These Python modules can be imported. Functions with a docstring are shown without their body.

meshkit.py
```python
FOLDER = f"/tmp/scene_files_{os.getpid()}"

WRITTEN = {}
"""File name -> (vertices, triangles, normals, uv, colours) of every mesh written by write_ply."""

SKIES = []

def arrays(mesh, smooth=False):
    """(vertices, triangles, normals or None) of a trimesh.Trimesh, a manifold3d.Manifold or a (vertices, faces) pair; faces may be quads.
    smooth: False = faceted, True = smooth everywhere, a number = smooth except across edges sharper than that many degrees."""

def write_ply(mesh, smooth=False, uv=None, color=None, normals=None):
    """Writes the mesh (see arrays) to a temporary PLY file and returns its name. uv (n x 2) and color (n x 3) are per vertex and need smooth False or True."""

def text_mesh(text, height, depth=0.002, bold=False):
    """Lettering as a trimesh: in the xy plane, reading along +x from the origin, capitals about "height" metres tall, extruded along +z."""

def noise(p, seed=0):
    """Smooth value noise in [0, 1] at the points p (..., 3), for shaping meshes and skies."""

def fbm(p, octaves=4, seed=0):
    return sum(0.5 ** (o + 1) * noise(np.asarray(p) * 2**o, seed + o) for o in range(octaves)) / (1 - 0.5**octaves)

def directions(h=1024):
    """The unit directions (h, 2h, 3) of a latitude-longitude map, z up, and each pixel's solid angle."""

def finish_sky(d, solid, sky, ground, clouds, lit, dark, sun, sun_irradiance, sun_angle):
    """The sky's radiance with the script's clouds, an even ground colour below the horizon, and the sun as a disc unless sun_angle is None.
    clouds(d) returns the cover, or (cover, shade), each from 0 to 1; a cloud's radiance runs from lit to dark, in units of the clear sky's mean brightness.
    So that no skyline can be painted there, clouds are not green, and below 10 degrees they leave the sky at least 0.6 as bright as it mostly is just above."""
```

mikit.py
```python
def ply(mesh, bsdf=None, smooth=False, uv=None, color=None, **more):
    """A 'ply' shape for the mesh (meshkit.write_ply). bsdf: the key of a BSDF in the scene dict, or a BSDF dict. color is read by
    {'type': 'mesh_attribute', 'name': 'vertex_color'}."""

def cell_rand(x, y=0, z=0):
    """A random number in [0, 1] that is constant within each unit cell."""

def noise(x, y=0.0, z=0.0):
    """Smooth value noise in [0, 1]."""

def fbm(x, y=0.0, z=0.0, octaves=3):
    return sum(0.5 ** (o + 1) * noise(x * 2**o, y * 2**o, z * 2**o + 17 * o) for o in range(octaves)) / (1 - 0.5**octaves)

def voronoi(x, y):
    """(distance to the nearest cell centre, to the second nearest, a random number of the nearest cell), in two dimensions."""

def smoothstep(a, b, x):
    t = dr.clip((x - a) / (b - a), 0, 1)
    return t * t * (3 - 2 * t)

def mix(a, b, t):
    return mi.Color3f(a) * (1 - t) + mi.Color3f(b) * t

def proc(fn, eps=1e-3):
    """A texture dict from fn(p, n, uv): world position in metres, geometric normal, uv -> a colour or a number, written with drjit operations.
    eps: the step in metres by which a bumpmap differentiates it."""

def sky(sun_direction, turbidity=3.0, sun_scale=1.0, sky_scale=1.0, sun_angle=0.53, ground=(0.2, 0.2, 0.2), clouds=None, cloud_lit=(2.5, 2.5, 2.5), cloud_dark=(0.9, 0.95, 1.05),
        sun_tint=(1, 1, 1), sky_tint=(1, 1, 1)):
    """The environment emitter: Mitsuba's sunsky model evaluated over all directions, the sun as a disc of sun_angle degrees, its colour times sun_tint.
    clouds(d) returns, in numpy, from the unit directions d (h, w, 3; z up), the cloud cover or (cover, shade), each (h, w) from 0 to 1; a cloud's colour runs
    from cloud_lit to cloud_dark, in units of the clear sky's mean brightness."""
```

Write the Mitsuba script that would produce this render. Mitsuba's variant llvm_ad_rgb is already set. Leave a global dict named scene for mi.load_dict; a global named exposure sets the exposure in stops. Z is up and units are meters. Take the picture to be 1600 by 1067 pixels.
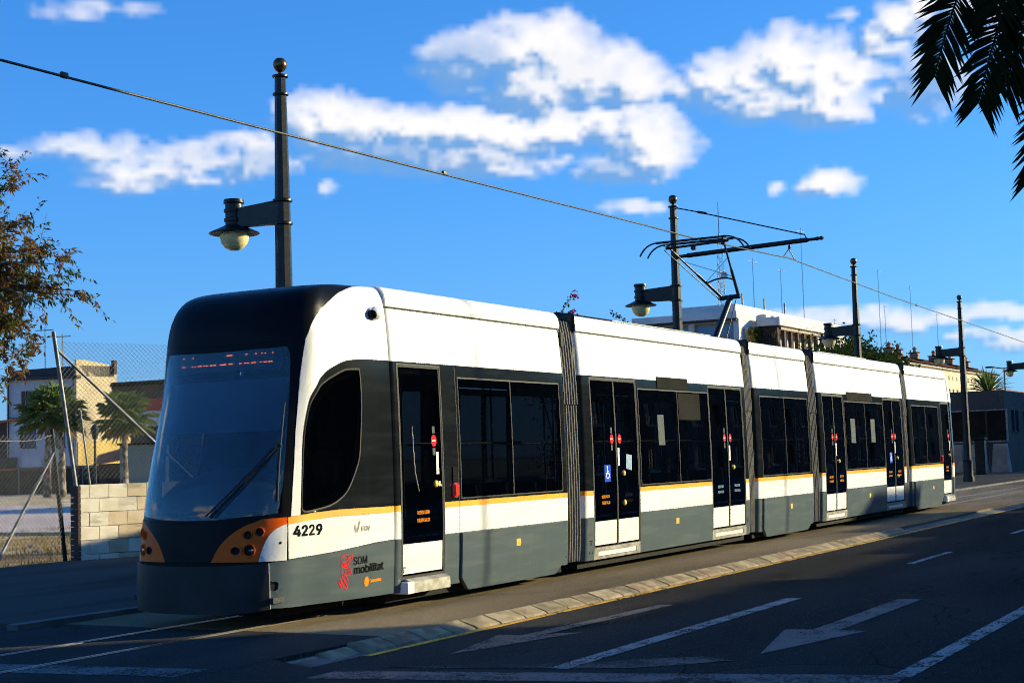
import math, random
import numpy as np
import trimesh, mitsuba as mi, drjit as dr, mikit, meshkit
import manifold3d as m3
from shapely.geometry import Polygon, box as sbox, Point, LineString, MultiPolygon
from shapely import affinity
from shapely.ops import unary_union
from scipy.interpolate import PchipInterpolator as PC
from mikit import proc, noise, fbm, mix, smoothstep, cell_rand, voronoi

random.seed(7); rng = np.random.default_rng(7)
T = mi.ScalarTransform4f
scene, labels = {}, {}

# ------------------------------------------------------------------ camera, sky, exposure
CAM = np.array([11.3, 0.0, 1.8])
RIGHT = np.array([0.87196087, 0.48866183, -0.02989739])
DOWN = np.array([-0.06368314, 0.05266234, -0.99657972])
FWD = np.array([-0.48541601, 0.87088248, 0.07703902])
M = np.eye(4); M[:3, 0] = -RIGHT; M[:3, 1] = -DOWN; M[:3, 2] = FWD; M[:3, 3] = CAM
scene['camera'] = {'type': 'perspective', 'fov': 2 * math.degrees(math.atan(800 / 2340)), 'fov_axis': 'x', 'near_clip': 0.1, 'far_clip': 3000.0,
                   'to_world': T(M.tolist())}
exposure = 2.0
SUN = np.array([0.693, 0.674, 0.262])

# cumulus banks: azimuth, elevation (degrees), half widths, weight, extra shade
BANKS = [(-28.2, 15.3, 1.7, 1.0, 1, 0), (-29.6, 15.1, 1.2, .75, 1, 0), (-26.9, 15.2, 1.3, 1.2, 1, 0), (-25.4, 14.2, 1.7, 1.05, 1, 0), (-24.2, 13.8, .95, .6, 1, 0),
         (-27.3, 14.0, 2.7, 1.2, 1, .1), (-30.5, 14.9, 1.7, .9, .75, .55), (-31.5, 14.9, 1.1, .65, .6, .7), (-30.2, 14.1, 1.3, .6, .6, .8),
         (-36.3, 12.9, 1.5, .8, 1, 0), (-34.8, 12.6, 2.0, .7, 1, 0), (-32.6, 12.6, 1.5, .7, 1, 0), (-30.8, 12.4, 1.8, .75, 1, 0), (-28.9, 12.2, 2.0, .8, 1, 0), (-27.0, 12.3, 1.2, .75, 1, 0),
         (-30.4, 11.3, 2.8, .6, .85, .25), (-33.8, 11.5, 3.0, .55, .7, .75), (-29.4, 10.9, 1.0, .35, .9, 0),
         (-25.5, 12.6, 1.0, .7, .9, 0), (-24.0, 12.3, 1.5, .85, .9, 0), (-23.5, 11.4, 1.4, .9, 1, 0), (-24.8, 10.7, 1.4, .5, .8, .6),
         (-22.0, 13.8, 1.5, .4, .8, 0), (-20.3, 13.8, 2.0, .8, .95, 0), (-18.3, 14.3, 1.5, 1.0, 1, 0), (-17.3, 13.9, 1.7, 1.1, 1, 0), (-16.8, 12.8, 1.5, .8, 1, 0), (-19.1, 12.9, 2.0, .65, .9, .1), (-16.1, 13.8, 1.2, .6, .8, 0),
         (-14.6, 14.7, .8, .6, .9, 0), (-13.9, 15.4, .8, .75, .9, 0), (-13.1, 16.0, .8, .7, .9, 0), (-13.2, 13.0, 1.5, 1.0, .55, .8), (-11.0, 15.6, 1.6, 1.2, .8, .3),
         (-44.7, 11.7, 2.1, .55, .38, .1), (-42.3, 10.8, 2.5, .55, .55, 0), (-41.1, 11.4, 2.0, .65, .5, .2), (-39.2, 12.0, 1.3, .5, .5, 0), (-43.6, 10.4, 1.8, .35, .30, 0), (-38.7, 11.3, 1.5, .65, .5, .4), (-47.8, 11.5, 1.3, .4, .02, 0),
         (-16.9, 9.8, .95, .45, 1, 0), (-18.9, 9.75, .38, .22, .5, 0), (-24.3, 9.4, 1.3, .28, .4, 0), (-16.0, 15.9, .55, .23, .2, 0),
         (-45.6, 16.6, 1.6, .38, .05, 0), (-44.0, 16.9, 1.8, .3, .04, 0), (-36.0, 10.4, .4, .22, .3, 0),
         (-17.2, 4.8, 2.8, .4, .48, .1), (-14.4, 4.5, 1.5, .42, .45, .1), (-12.8, 4.7, 2.0, .34, .5, .1), (-10.9, 4.7, 2.0, .34, .48, .1), (-10.2, 3.7, 1.5, .4, .4, .2), (-20.6, 4.9, 1.8, .3, .4, .1), (-11.5, 3.9, 1.6, .25, .35, .2)]
for a in np.linspace(10, 300, 22):
    e = 6 + 11 * rng.random(); w = 2 + 2.5 * rng.random()
    for k in range(5):
        BANKS.append((a + rng.normal() * 2.5, e + rng.normal() * .6, w * (.4 + .5 * rng.random()), .5 + .5 * rng.random(), .9, .2 * rng.random()))


def cloud_field(az, el):
    """height of cloud above the blue (negative: none) and the shade of grey belly clouds"""
    p = np.stack([az * .46 + el * .42, el * .68 - az * .30, np.full(az.shape, .5)], -1)
    wx = meshkit.fbm(p * 1.1, 4, 3) - .5; wy = meshkit.fbm(p * 1.1, 4, 11) - .5
    q = p + np.stack([.5 * wx, .5 * wy, .3 * wx], -1)
    puff = 1 - np.abs(2 * meshkit.fbm(q * 2.3, 4, 21) - 1) * 2.2            # billows
    wisp = meshkit.fbm(q * np.array([1.7, 2.1, 1]), 5, 31) - .5
    best, sh, low = np.full(az.shape, -1.5), np.zeros(az.shape), np.zeros(az.shape)
    A, Ew = az + .9 * wx, el + .65 * wy
    for a, e, ra, re, wt, s in BANKS:
        da = (A - a + 180) % 360 - 180
        m = (np.abs(da) < 2.6 * ra) & (np.abs(Ew - e) < 2.6 * re)
        dy = Ew[m] - e
        v = wt ** .7 - ((da[m] / (1.3 * ra)) ** 2 + (dy / np.where(dy < 0, 1.15 * re, 1.35 * re)) ** 2)
        cur = best[m]; best[m] = np.maximum(cur, v) + .10 * np.exp(-np.abs(cur - v) * 5)
        low[m] = np.where(v > cur, -.55 * dy / re - .35 * da[m] / ra, low[m]); sh[m] = np.maximum(sh[m], s * np.clip(v * 1.8, 0, 1))
    return best + .40 * (puff - .35) + 1.25 * wisp, sh, low


def clouds(d):
    az = np.degrees(np.arctan2(d[..., 0], d[..., 1])); el = np.degrees(np.arcsin(np.clip(d[..., 2], -1, 1)))
    az = np.where(az > 155, az - 360, az)
    rows = (el[:, 0] > 2.2) & (el[:, 0] < 19)
    cover, shade = np.zeros(az.shape), np.zeros(az.shape)
    a, e = az[rows], el[rows]
    den, sh, low = cloud_field(a, e)
    cov = np.clip((den + .34) / 1.5, 0, 1); cov = np.clip(cov ** 1.25 * (1 + 1.1 * (1 - cov)), 0, 1)
    # thickness towards the sun (up and to the right) leaves the lower left of each billow in shade
    d1, d2 = cloud_field(a + .35, e + .25)[0], cloud_field(a + .9, e + .75)[0]
    s = np.clip(.26 + (d1 - den) * 1.25 + (d2 - den) * .6 + .62 * np.clip(low + .10, -.3, 1) - .12 * np.clip(den, -1, 1), 0, 1) + sh
    cover[rows] = cov * (1 - .25 * np.clip(sh, 0, 1)); shade[rows] = np.clip(s, 0, 1)
    # pale veil that thickens towards the horizon
    veil = .38 * np.exp(-np.clip(el, 0, 90) / 4.2); tot = cover + (1 - cover) * veil
    shade = (shade * cover + .55 * (1 - cover) * veil) / np.maximum(tot, 1e-6)
    return tot, shade


scene['sky'] = mikit.sky(SUN, turbidity=3.2, sun_scale=1.58, sky_scale=1.0, sky_tint=(.32, 1.08, 2.3), ground=(.12, .11, .10), clouds=clouds,
                         cloud_lit=(3.05, 3.0, 3.0), cloud_dark=(.60, 1.22, 2.2), sun_tint=(1.04, 1.32, 1.65))

# ------------------------------------------------------------------ materials


def pr(base, rough=.5, metal=0., spec=.5, cc=0., **k):
    b = base if isinstance(base, dict) else {'type': 'rgb', 'value': list(base)}
    d = {'type': 'principled', 'base_color': b, 'roughness': rough, 'metallic': metal, 'specular': spec}
    if cc: d['clearcoat'] = cc; d['clearcoat_gloss'] = .9
    d.update(k)
    return {'type': 'twosided', 'bsdf': d}


def mat(name, d): scene[name] = d; return name


C3 = mi.Color3f


def spotty(a, b, s, lo=.35, hi=.65, oct=4):
    return proc(lambda p, n, uv: mix(a, b, smoothstep(lo, hi, fbm(p.x * s, p.y * s, p.z * s, octaves=oct))))


def grime(a, b, sx=.6, sz=5., amt=.8):
    def fn(p, n, uv):
        f = fbm(p.x * sx, p.y * sx, p.z * sz, octaves=4)
        g = smoothstep(.5, .85, fbm(p.y * 9., p.z * .7, p.x * 2., octaves=2))
        return mix(a, b, dr.clip(smoothstep(.42, .8, f) * amt + g * .25 * amt, 0, 1))
    return proc(fn)


mat('white_paint', pr(grime((.80, .79, .76), (.62, .60, .55), .7, 3.5, .55), .32, cc=.5))
mat('dark_paint', pr(grime((.007, .009, .0115), (.018, .022, .026), 1.3, 9., .6), .14, spec=.12))
mat('black_paint', pr(grime((.005, .006, .008), (.011, .012, .0135), 1., 3., .6), .3, spec=.08))
mat('yellow_paint', pr(grime((.85, .36, .012), (.72, .29, .012), 1., 5., .6), .35, cc=.4))
mat('orange_paint', pr(grime((.88, .115, .003), (.74, .095, .003), 1., 5., .6), .4, spec=.15))
mat('grey_paint', pr(grime((.070, .096, .110), (.098, .122, .132), 1.2, 9., .8), .3, spec=.25))
mat('bumper_paint', pr(spotty((.028, .028, .027), (.038, .037, .035), 3.), .4, spec=.12))
mat('rubber', pr((.018, .018, .019), .75))
mat('seal_grey', pr((.065, .065, .06), .6, spec=.2))
mat('gaiter', pr(spotty((.12, .115, .105), (.16, .155, .14), 6.), .7))
mat('aluminium', pr(spotty((.40, .39, .36), (.25, .24, .21), 9.), .42, .55))
mat('chrome', pr((.75, .75, .74), .12, 1.))
mat('void', pr((.004, .004, .005), .9))
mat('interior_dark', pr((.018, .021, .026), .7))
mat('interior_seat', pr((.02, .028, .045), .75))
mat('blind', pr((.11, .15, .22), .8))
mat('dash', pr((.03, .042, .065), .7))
mat('seat_orange', pr((.42, .10, .02), .7))
mat('tinted_glass', {'type': 'thindielectric', 'int_ior': 1.5, 'specular_transmittance': {'type': 'rgb', 'value': [.13, .145, .16]}, 'specular_reflectance': {'type': 'rgb', 'value': [.8, .8, .8]}})
mat('windscreen_glass', {'type': 'thindielectric', 'int_ior': 1.52, 'specular_transmittance': {'type': 'rgb', 'value': [.42, .46, .5]}})
mat('clear_glass', {'type': 'thindielectric', 'int_ior': 1.5})
mat('sticker_red', pr((.75, .02, .03), .8, spec=.1)); mat('sticker_white', pr((.8, .8, .8), .8, spec=.1)); mat('sticker_blue', pr((.01, .07, .55), .8, spec=.1))
mat('sticker_orange', pr((.80, .27, .02), .8, spec=.1)); mat('sticker_amber', pr((.75, .48, .08), .4)); mat('sticker_grey', pr((.10, .12, .12), .8, spec=.1)); mat('sticker_black', pr((.006, .006, .006), .8, spec=.05))
mat('sticker_faint', pr((.16, .28, .42), .5)); mat('logo_grey', pr((.28, .27, .24), .5))
mat('lamp_red', pr((.55, .02, .01), .15, cc=1.)); mat('lamp_lens', pr((.03, .03, .035), .08, cc=1.)); mat('lamp_amber', pr((.6, .16, .02), .12, cc=1.))
mat('iron', pr(spotty((.007, .009, .0095), (.015, .018, .018), 7.), .38, spec=.35))
mat('globe', pr((.80, .66, .30), .25, cc=.6))
mat('brass', pr((.14, .09, .045), .3, .8))
mat('wire', pr((.05, .045, .035), .5, .3))
mat('galvanised', pr(spotty((.24, .24, .235), (.15, .15, .145), 8.), .5, .5))
mat('mesh_wire', pr((.13, .13, .125), .6, .3))
mat('steel_rail', pr((.26, .24, .22), .32, .9))
mat('concrete', pr(spotty((.30, .28, .24), (.21, .195, .165), 1.6), .9))
mat('kerb_concrete', pr(spotty((.14, .135, .125), (.09, .085, .08), 1.6), .9))


def asphalt(a, b, c, s=1.):
    def fn(p, n, uv):
        big = fbm(p.x * .35, p.y * .16, 0., octaves=3)
        sp = noise(p.x * 85., p.y * 85.)
        st = smoothstep(.45, .75, fbm(p.x * 1.6, p.y * .25, 3., octaves=3))
        col = mix(a, b, smoothstep(.3, .7, big))
        col = col * (1. - .25 * st)
        return mix(col, c, smoothstep(.66, .92, sp) * .55)
    return proc(fn)


def road_look(p, n, uv):
    big = fbm(p.x * .35, p.y * .14, 0., octaves=3); sp = noise(p.x * 85., p.y * 85.)
    col = mix((.026, .025, .0235), (.044, .042, .039), smoothstep(.3, .7, big))
    w = p.x + .25 * fbm(p.y * .15, 2., 0., octaves=2)
    lane = (w - 2.6) / 2.55; fr = lane - dr.floor(lane)
    tyre = dr.exp(-dr.square((fr - .28) / .10)) + dr.exp(-dr.square((fr - .72) / .10))
    col = col * (1. + .22 * tyre * fbm(p.x * .9, p.y * .3, 7., octaves=2))
    oil = smoothstep(.60, .78, fbm(p.x * 1.1, p.y * .55, 9., octaves=3)) * dr.exp(-dr.square((fr - .5) / .16))
    col = col * (1. - .45 * oil)
    f1, f2, r = voronoi(p.x * .55 + .5 * fbm(p.x * 1.3, p.y * 1.3, 1., octaves=2), p.y * .22 + .5 * fbm(p.x * 1.3, p.y * 1.3, 5., octaves=2))
    crack = (1. - smoothstep(.004, .016, f2 - f1)) * smoothstep(.42, .62, fbm(p.x * .4, p.y * .2, 13., octaves=2))
    col = col * (1. - .6 * crack) * (.90 + .2 * r)
    return mix(col, (.13, .125, .115), smoothstep(.70, .94, sp) * .55)


def bumpy(d, fn, scale=1.):
    b = d['bsdf'] if d['type'] == 'twosided' else d
    return {'type': 'twosided', 'bsdf': {'type': 'bumpmap', 'arbitrary': proc(fn), 'scale': scale, 'bsdf': b}}


mat('road_asphalt', bumpy(pr(proc(road_look), .95, spec=.05), lambda p, n, uv: .003 * noise(p.x * 90., p.y * 90.) + .004 * noise(p.x * 35., p.y * 35.)))
mat('track_asphalt', bumpy(pr(asphalt((.165, .125, .076), (.225, .172, .105), (.36, .285, .19)), .95, spec=.1), lambda p, n, uv: .004 * noise(p.x * 80., p.y * 80.) + .004 * noise(p.x * 30., p.y * 30.)))
mat('pavement_mat', pr(asphalt((.052, .048, .042), (.075, .07, .062), (.11, .10, .09)), .95, spec=.05))


def worn(col, s, lo, hi):
    def fn(p, n, uv):
        f = fbm(p.x * s, p.y * s, 5., octaves=3) * .55 + noise(p.x * 48., p.y * 48.) * .45
        return smoothstep(lo, hi, f)
    return {'type': 'blendbsdf', 'weight': proc(fn), 'a': {'type': 'ref', 'id': 'road_asphalt'}, 'b': pr(col, .7)}


mat('paint_white_road', worn((.27, .27, .26), 6., .32, .50))
mat('paint_white_worn', worn((.12, .12, .12), 3., .36, .60))
mat('paint_arrow', worn((.105, .105, .105), 3., .26, .50))
mat('paint_white_very_worn', worn((.09, .09, .09), 2., .44, .70))
mat('paint_yellow_road', worn((.56, .30, .02), 5., .28, .46))
for i, (a, b) in enumerate([((.34, .275, .18), (.20, .16, .10)), ((.39, .32, .21), (.24, .195, .125)), ((.29, .235, .155), (.17, .14, .09)), ((.35, .26, .175), (.21, .155, .105))]):
    mat(f'kerb_stone_{i}', bumpy(pr(spotty(a, b, 7., .3, .7, 5), .95, spec=.1), lambda p, n, uv: .010 * fbm(p.x * 22., p.y * 22., p.z * 9., octaves=3)))
def block_look(a, b):
    return proc(lambda p, n, uv: mix(mix(a, b, smoothstep(.35, .65, fbm(p.x * 4., p.y * 4., p.z * 4., octaves=4))), (.16, .13, .10), smoothstep(.60, .78, fbm(p.x * 2.3, p.y * 2.3, p.z * 6., octaves=4)) * .55))


for i, (a, b) in enumerate([((.80, .72, .56), (.70, .62, .46)), ((.66, .53, .35), (.55, .44, .28)), ((.58, .45, .29), (.48, .38, .24)), ((.74, .66, .52), (.60, .53, .40))]):
    mat(f'block_{i}', bumpy(pr(block_look(a, b), .92), lambda p, n, uv: .006 * fbm(p.x * 30., p.y * 30., p.z * 30., octaves=3)))
mat('mortar', pr((.30, .26, .21), .95))
mat('dark_brick', pr(spotty((.055, .03, .025), (.09, .055, .045), 3.), .9))
mat('dirt', pr(proc(lambda p, n, uv: mix(mix((.30, .22, .135), (.46, .35, .22), smoothstep(.35, .65, fbm(p.x * .5, p.y * .5, 0., octaves=4))), (.10, .11, .035), smoothstep(.52, .62, fbm(p.x * 1.4, p.y * 1.4, 4., octaves=3)) * .6)), .95))
mat('soil', pr(proc(lambda p, n, uv: mix(mix((.24, .135, .055), (.36, .25, .13), smoothstep(.35, .65, fbm(p.x * .9, p.y * .9, 0., octaves=4))), (.11, .10, .035), smoothstep(.48, .62, fbm(p.x * 1.3, p.y * .7, 4., octaves=3)) * .75)), .95))
mat('path_paving', pr(proc(lambda p, n, uv: mix((.34, .265, .235), (.42, .335, .30), cell_rand(p.x * 2.5, p.y * 2.5)) * (.85 + .3 * fbm(p.x * .4, p.y * .4, 0., octaves=3))), .9))
mat('cobble', pr((.33, .30, .26), .9))
mat('bark', pr(spotty((.13, .09, .06), (.22, .17, .12), 12.), .9))
mat('palm_bark', pr(proc(lambda p, n, uv: mix((.30, .25, .19), (.10, .075, .05), smoothstep(.35, .6, noise(p.x * 6., p.y * 6., p.z * 3.4)))), .95))


def leafmat(name, a, b, dt=.7, rough=.5):
    scene[name] = {'type': 'principledthin', 'base_color': proc(lambda p, n, uv: mix(a, b, noise(p.x * 3.1, p.y * 3.1, p.z * 3.1))), 'roughness': rough, 'diff_trans': dt, 'eta': 1.4}


leafmat('leaf_green', (.05, .07, .015), (.11, .13, .03))
leafmat('leaf_brown', (.17, .085, .03), (.24, .13, .045))
leafmat('leaf_yellow', (.16, .13, .03), (.26, .17, .04))
leafmat('leaf_fan', (.10, .15, .04), (.21, .25, .085), .6, .35)
leafmat('leaf_dry', (.22, .15, .07), (.30, .22, .11))
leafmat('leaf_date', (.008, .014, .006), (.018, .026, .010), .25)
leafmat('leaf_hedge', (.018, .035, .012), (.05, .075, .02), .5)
leafmat('leaf_vine', (.09, .10, .02), (.16, .13, .03), .5)
leafmat('leaf_twig', (.10, .07, .045), (.16, .12, .08), .2)
leafmat('flower', (.30, .02, .14), (.42, .03, .20))
leafmat('grass_blade', (.26, .16, .05), (.15, .14, .04))
mat('wall_white', pr(spotty((.66, .64, .61), (.58, .56, .53), .9), .85))
mat('wall_cream', pr(spotty((.62, .53, .36), (.53, .45, .30), .35), .9))
mat('wall_beige', pr(spotty((.74, .57, .33), (.64, .48, .27), .5), .9))
mat('wall_yellow', pr(spotty((.80, .54, .16), (.70, .46, .13), .5), .9))
mat('wall_paleblue', pr(spotty((.50, .52, .56), (.43, .45, .49), .5), .9))
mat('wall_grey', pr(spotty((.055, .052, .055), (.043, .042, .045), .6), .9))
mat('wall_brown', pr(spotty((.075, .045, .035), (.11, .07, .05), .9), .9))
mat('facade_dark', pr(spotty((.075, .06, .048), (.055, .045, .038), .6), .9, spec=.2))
mat('roof_tile', pr(spotty((.42, .15, .07), (.33, .12, .06), 1.4), .85))
mat('red_sheet', pr((.50, .04, .03), .6))
mat('orange_sheet', pr((.62, .14, .03), .6))
mat('green_sheet', pr((.17, .22, .19), .6))
mat('green_bin', pr((.02, .10, .05), .5))
mat('window_dark', pr((.02, .03, .05), .08, cc=1.))
mat('window_blue', pr((.05, .12, .24), .1, cc=1.))
mat('frame_brown', pr((.30, .23, .16), .7))
mat('panel_dark', pr(spotty((.010, .0095, .008), (.016, .015, .013), 2.), .8, spec=.05))
mat('brick_red', pr(spotty((.42, .21, .11), (.34, .16, .09), 5.), .9))
mat('skin', pr((.42, .24, .17), .6)); mat('shirt_blue', pr((.30, .48, .78), .8)); mat('shirt_dark', pr((.05, .05, .07), .8)); mat('trousers', pr((.025, .03, .045), .85)); mat('hair', pr((.03, .02, .015), .7))
scene['led_paint'] = pr((.8, .15, .03), .5)

# ------------------------------------------------------------------ mesh helpers


class MB:
    def __init__(s): s.v, s.f, s.n = [], [], 0

    def add(s, v, f):
        v = np.asarray(v, float); f = np.asarray(f, int)
        if f.shape[1] == 4: f = np.vstack([f[:, [0, 1, 2]], f[:, [0, 2, 3]]])
        s.v.append(v); s.f.append(f + s.n); s.n += len(v); return s

    def mesh(s): return trimesh.Trimesh(np.vstack(s.v), np.vstack(s.f), process=False)

    def tm(s, m): return s.add(m.vertices, m.faces)

    def box(s, a, b):
        a, b = np.minimum(a, b), np.maximum(a, b)
        v = np.array([[x, y, z] for x in (a[0], b[0]) for y in (a[1], b[1]) for z in (a[2], b[2])])
        return s.add(v, BF)

    def obox(s, c, ax, half, bev=0.):
        c = np.asarray(c, float); ax = np.array(ax, float)
        v = np.array([c + ax[0] * i * half[0] + ax[1] * j * half[1] + ax[2] * k * half[2] for i in (-1, 1) for j in (-1, 1) for k in (-1, 1)])
        return s.add(v, BF)

    def rbox(s, a, b, r=.02):
        a, b = np.minimum(a, b), np.maximum(a, b); a = np.array(a, float); b = np.array(b, float)
        r = min(r, *(0.49 * (b - a)))
        pts = []
        for i in (0, 1):
            for j in (0, 1):
                for k in (0, 1):
                    c = np.array([(a, b)[i][0], (a, b)[j][1], (a, b)[k][2]]); sg = np.array([1 - 2 * i, 1 - 2 * j, 1 - 2 * k])
                    for q in ([0, 1, 1], [1, 0, 1], [1, 1, 0]): pts.append(c + sg * r * np.array(q))
        m = m3.Manifold.hull_points(np.array(pts)).to_mesh()
        return s.add(m.vert_properties[:, :3], m.tri_verts)

    def tube(s, pts, r, n=8, cap=True):
        pts = np.asarray(pts, float); r = np.broadcast_to(r, len(pts))
        tan = np.gradient(pts, axis=0); tan /= np.linalg.norm(tan, axis=1, keepdims=True) + 1e-12
        ref = np.array([0, 0, 1.]) if abs(tan[0][2]) < .9 else np.array([1., 0, 0])
        V = []; u = np.cross(tan[0], ref)
        for p, t, rr in zip(pts, tan, r):
            u = u - t * np.dot(u, t); u /= np.linalg.norm(u) + 1e-12; w = np.cross(t, u)
            a = np.arange(n) / n * 2 * np.pi + np.pi / n
            V.append(p + rr * (np.cos(a)[:, None] * u + np.sin(a)[:, None] * w))
        V = np.vstack(V); F = []
        for i in range(len(pts) - 1):
            for j in range(n):
                F.append((i * n + j, i * n + (j + 1) % n, (i + 1) * n + (j + 1) % n, (i + 1) * n + j))
        F = np.array(F); F = np.vstack([F[:, [0, 1, 2]], F[:, [0, 2, 3]]])
        if cap:
            k = len(V); V = np.vstack([V, pts[:1], pts[-1:]]); e = (len(pts) - 1) * n
            F = np.vstack([F, [(k, (j + 1) % n, j) for j in range(n)], [(k + 1, e + j, e + (j + 1) % n) for j in range(n)]])
        return s.add(V, F)

    def lathe(s, prof, c, n=24, axis=(0, 0, 1)):
        prof = np.asarray(prof, float); ax = np.asarray(axis, float); ax /= np.linalg.norm(ax)
        u = np.cross(ax, [1, 0, 0] if abs(ax[0]) < .9 else [0, 1, 0]); u /= np.linalg.norm(u); w = np.cross(ax, u)
        a = np.arange(n) / n * 2 * np.pi
        V = np.vstack([np.asarray(c) + ax * h + r * (np.cos(a)[:, None] * u + np.sin(a)[:, None] * w) for r, h in prof]); F = []
        for i in range(len(prof) - 1):
            for j in range(n): F.append((i * n + j, i * n + (j + 1) % n, (i + 1) * n + (j + 1) % n, (i + 1) * n + j))
        return s.add(V, np.array(F))

    def prism(s, poly, a, b, o, ex, ey, ez):
        """poly (shapely) in plane (ex, ey) at o, thickness from a to b along ez"""
        for g in getattr(poly, 'geoms', [poly]):
            if g.is_empty or g.area < 1e-7: continue
            m = trimesh.creation.extrude_polygon(g, b - a, engine='earcut')
            v = np.asarray(m.vertices); s.add(np.asarray(o) + v[:, :1] * ex + v[:, 1:2] * ey + (v[:, 2:] + a) * ez, m.faces)
        return s

    def quad(s, a, b, c, d): return s.add([a, b, c, d], [[0, 1, 2, 3]])


BF = np.array([[0, 1, 3, 2], [4, 6, 7, 5], [0, 4, 5, 1], [2, 3, 7, 6], [0, 2, 6, 4], [1, 5, 7, 3]])
EX, EY, EZ = np.eye(3)
used = {}


def uniq(k):
    n = used.get(k, 0); used[k] = n + 1
    return k if n == 0 else f'{k}_{n:03d}'


def thing(name, label, cat, group=None):
    k = uniq(name); labels[k] = {'label': label, 'category': cat}
    if group: labels[k]['group'] = group
    return k


def part(t, name, m, bsdf, smooth=False, label=None, kind=None, tw=None):
    k = uniq(f'{t}__{name}'); m = m.mesh() if isinstance(m, MB) else m
    d = m if isinstance(m, dict) else mikit.ply(m, bsdf, smooth=smooth)
    scene[k] = d if tw is None else {**d, 'to_world': tw}
    if label or kind: labels[k] = {**({'label': label} if label else {}), **({'kind': kind} if kind else {})}
    return k


def struct(name, m, bsdf, label=None, smooth=False, kind='structure'):
    k = uniq(name); m = m.mesh() if isinstance(m, MB) else m
    scene[k] = mikit.ply(m, bsdf, smooth=smooth); labels[k] = {'kind': kind}
    if label: labels[k]['label'] = label
    return k


def solo(name, m, bsdf, label, cat, group=None, smooth=False):
    k = thing(name, label, cat, group); scene[k] = mikit.ply(m.mesh() if isinstance(m, MB) else m, bsdf, smooth=smooth); return k


def bez(p0, p1, p2, n=8):
    t = np.linspace(0, 1, n)[:, None]; p0, p1, p2 = map(np.asarray, (p0, p1, p2))
    return (1 - t) ** 2 * p0 + 2 * t * (1 - t) * p1 + t * t * p2


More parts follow.
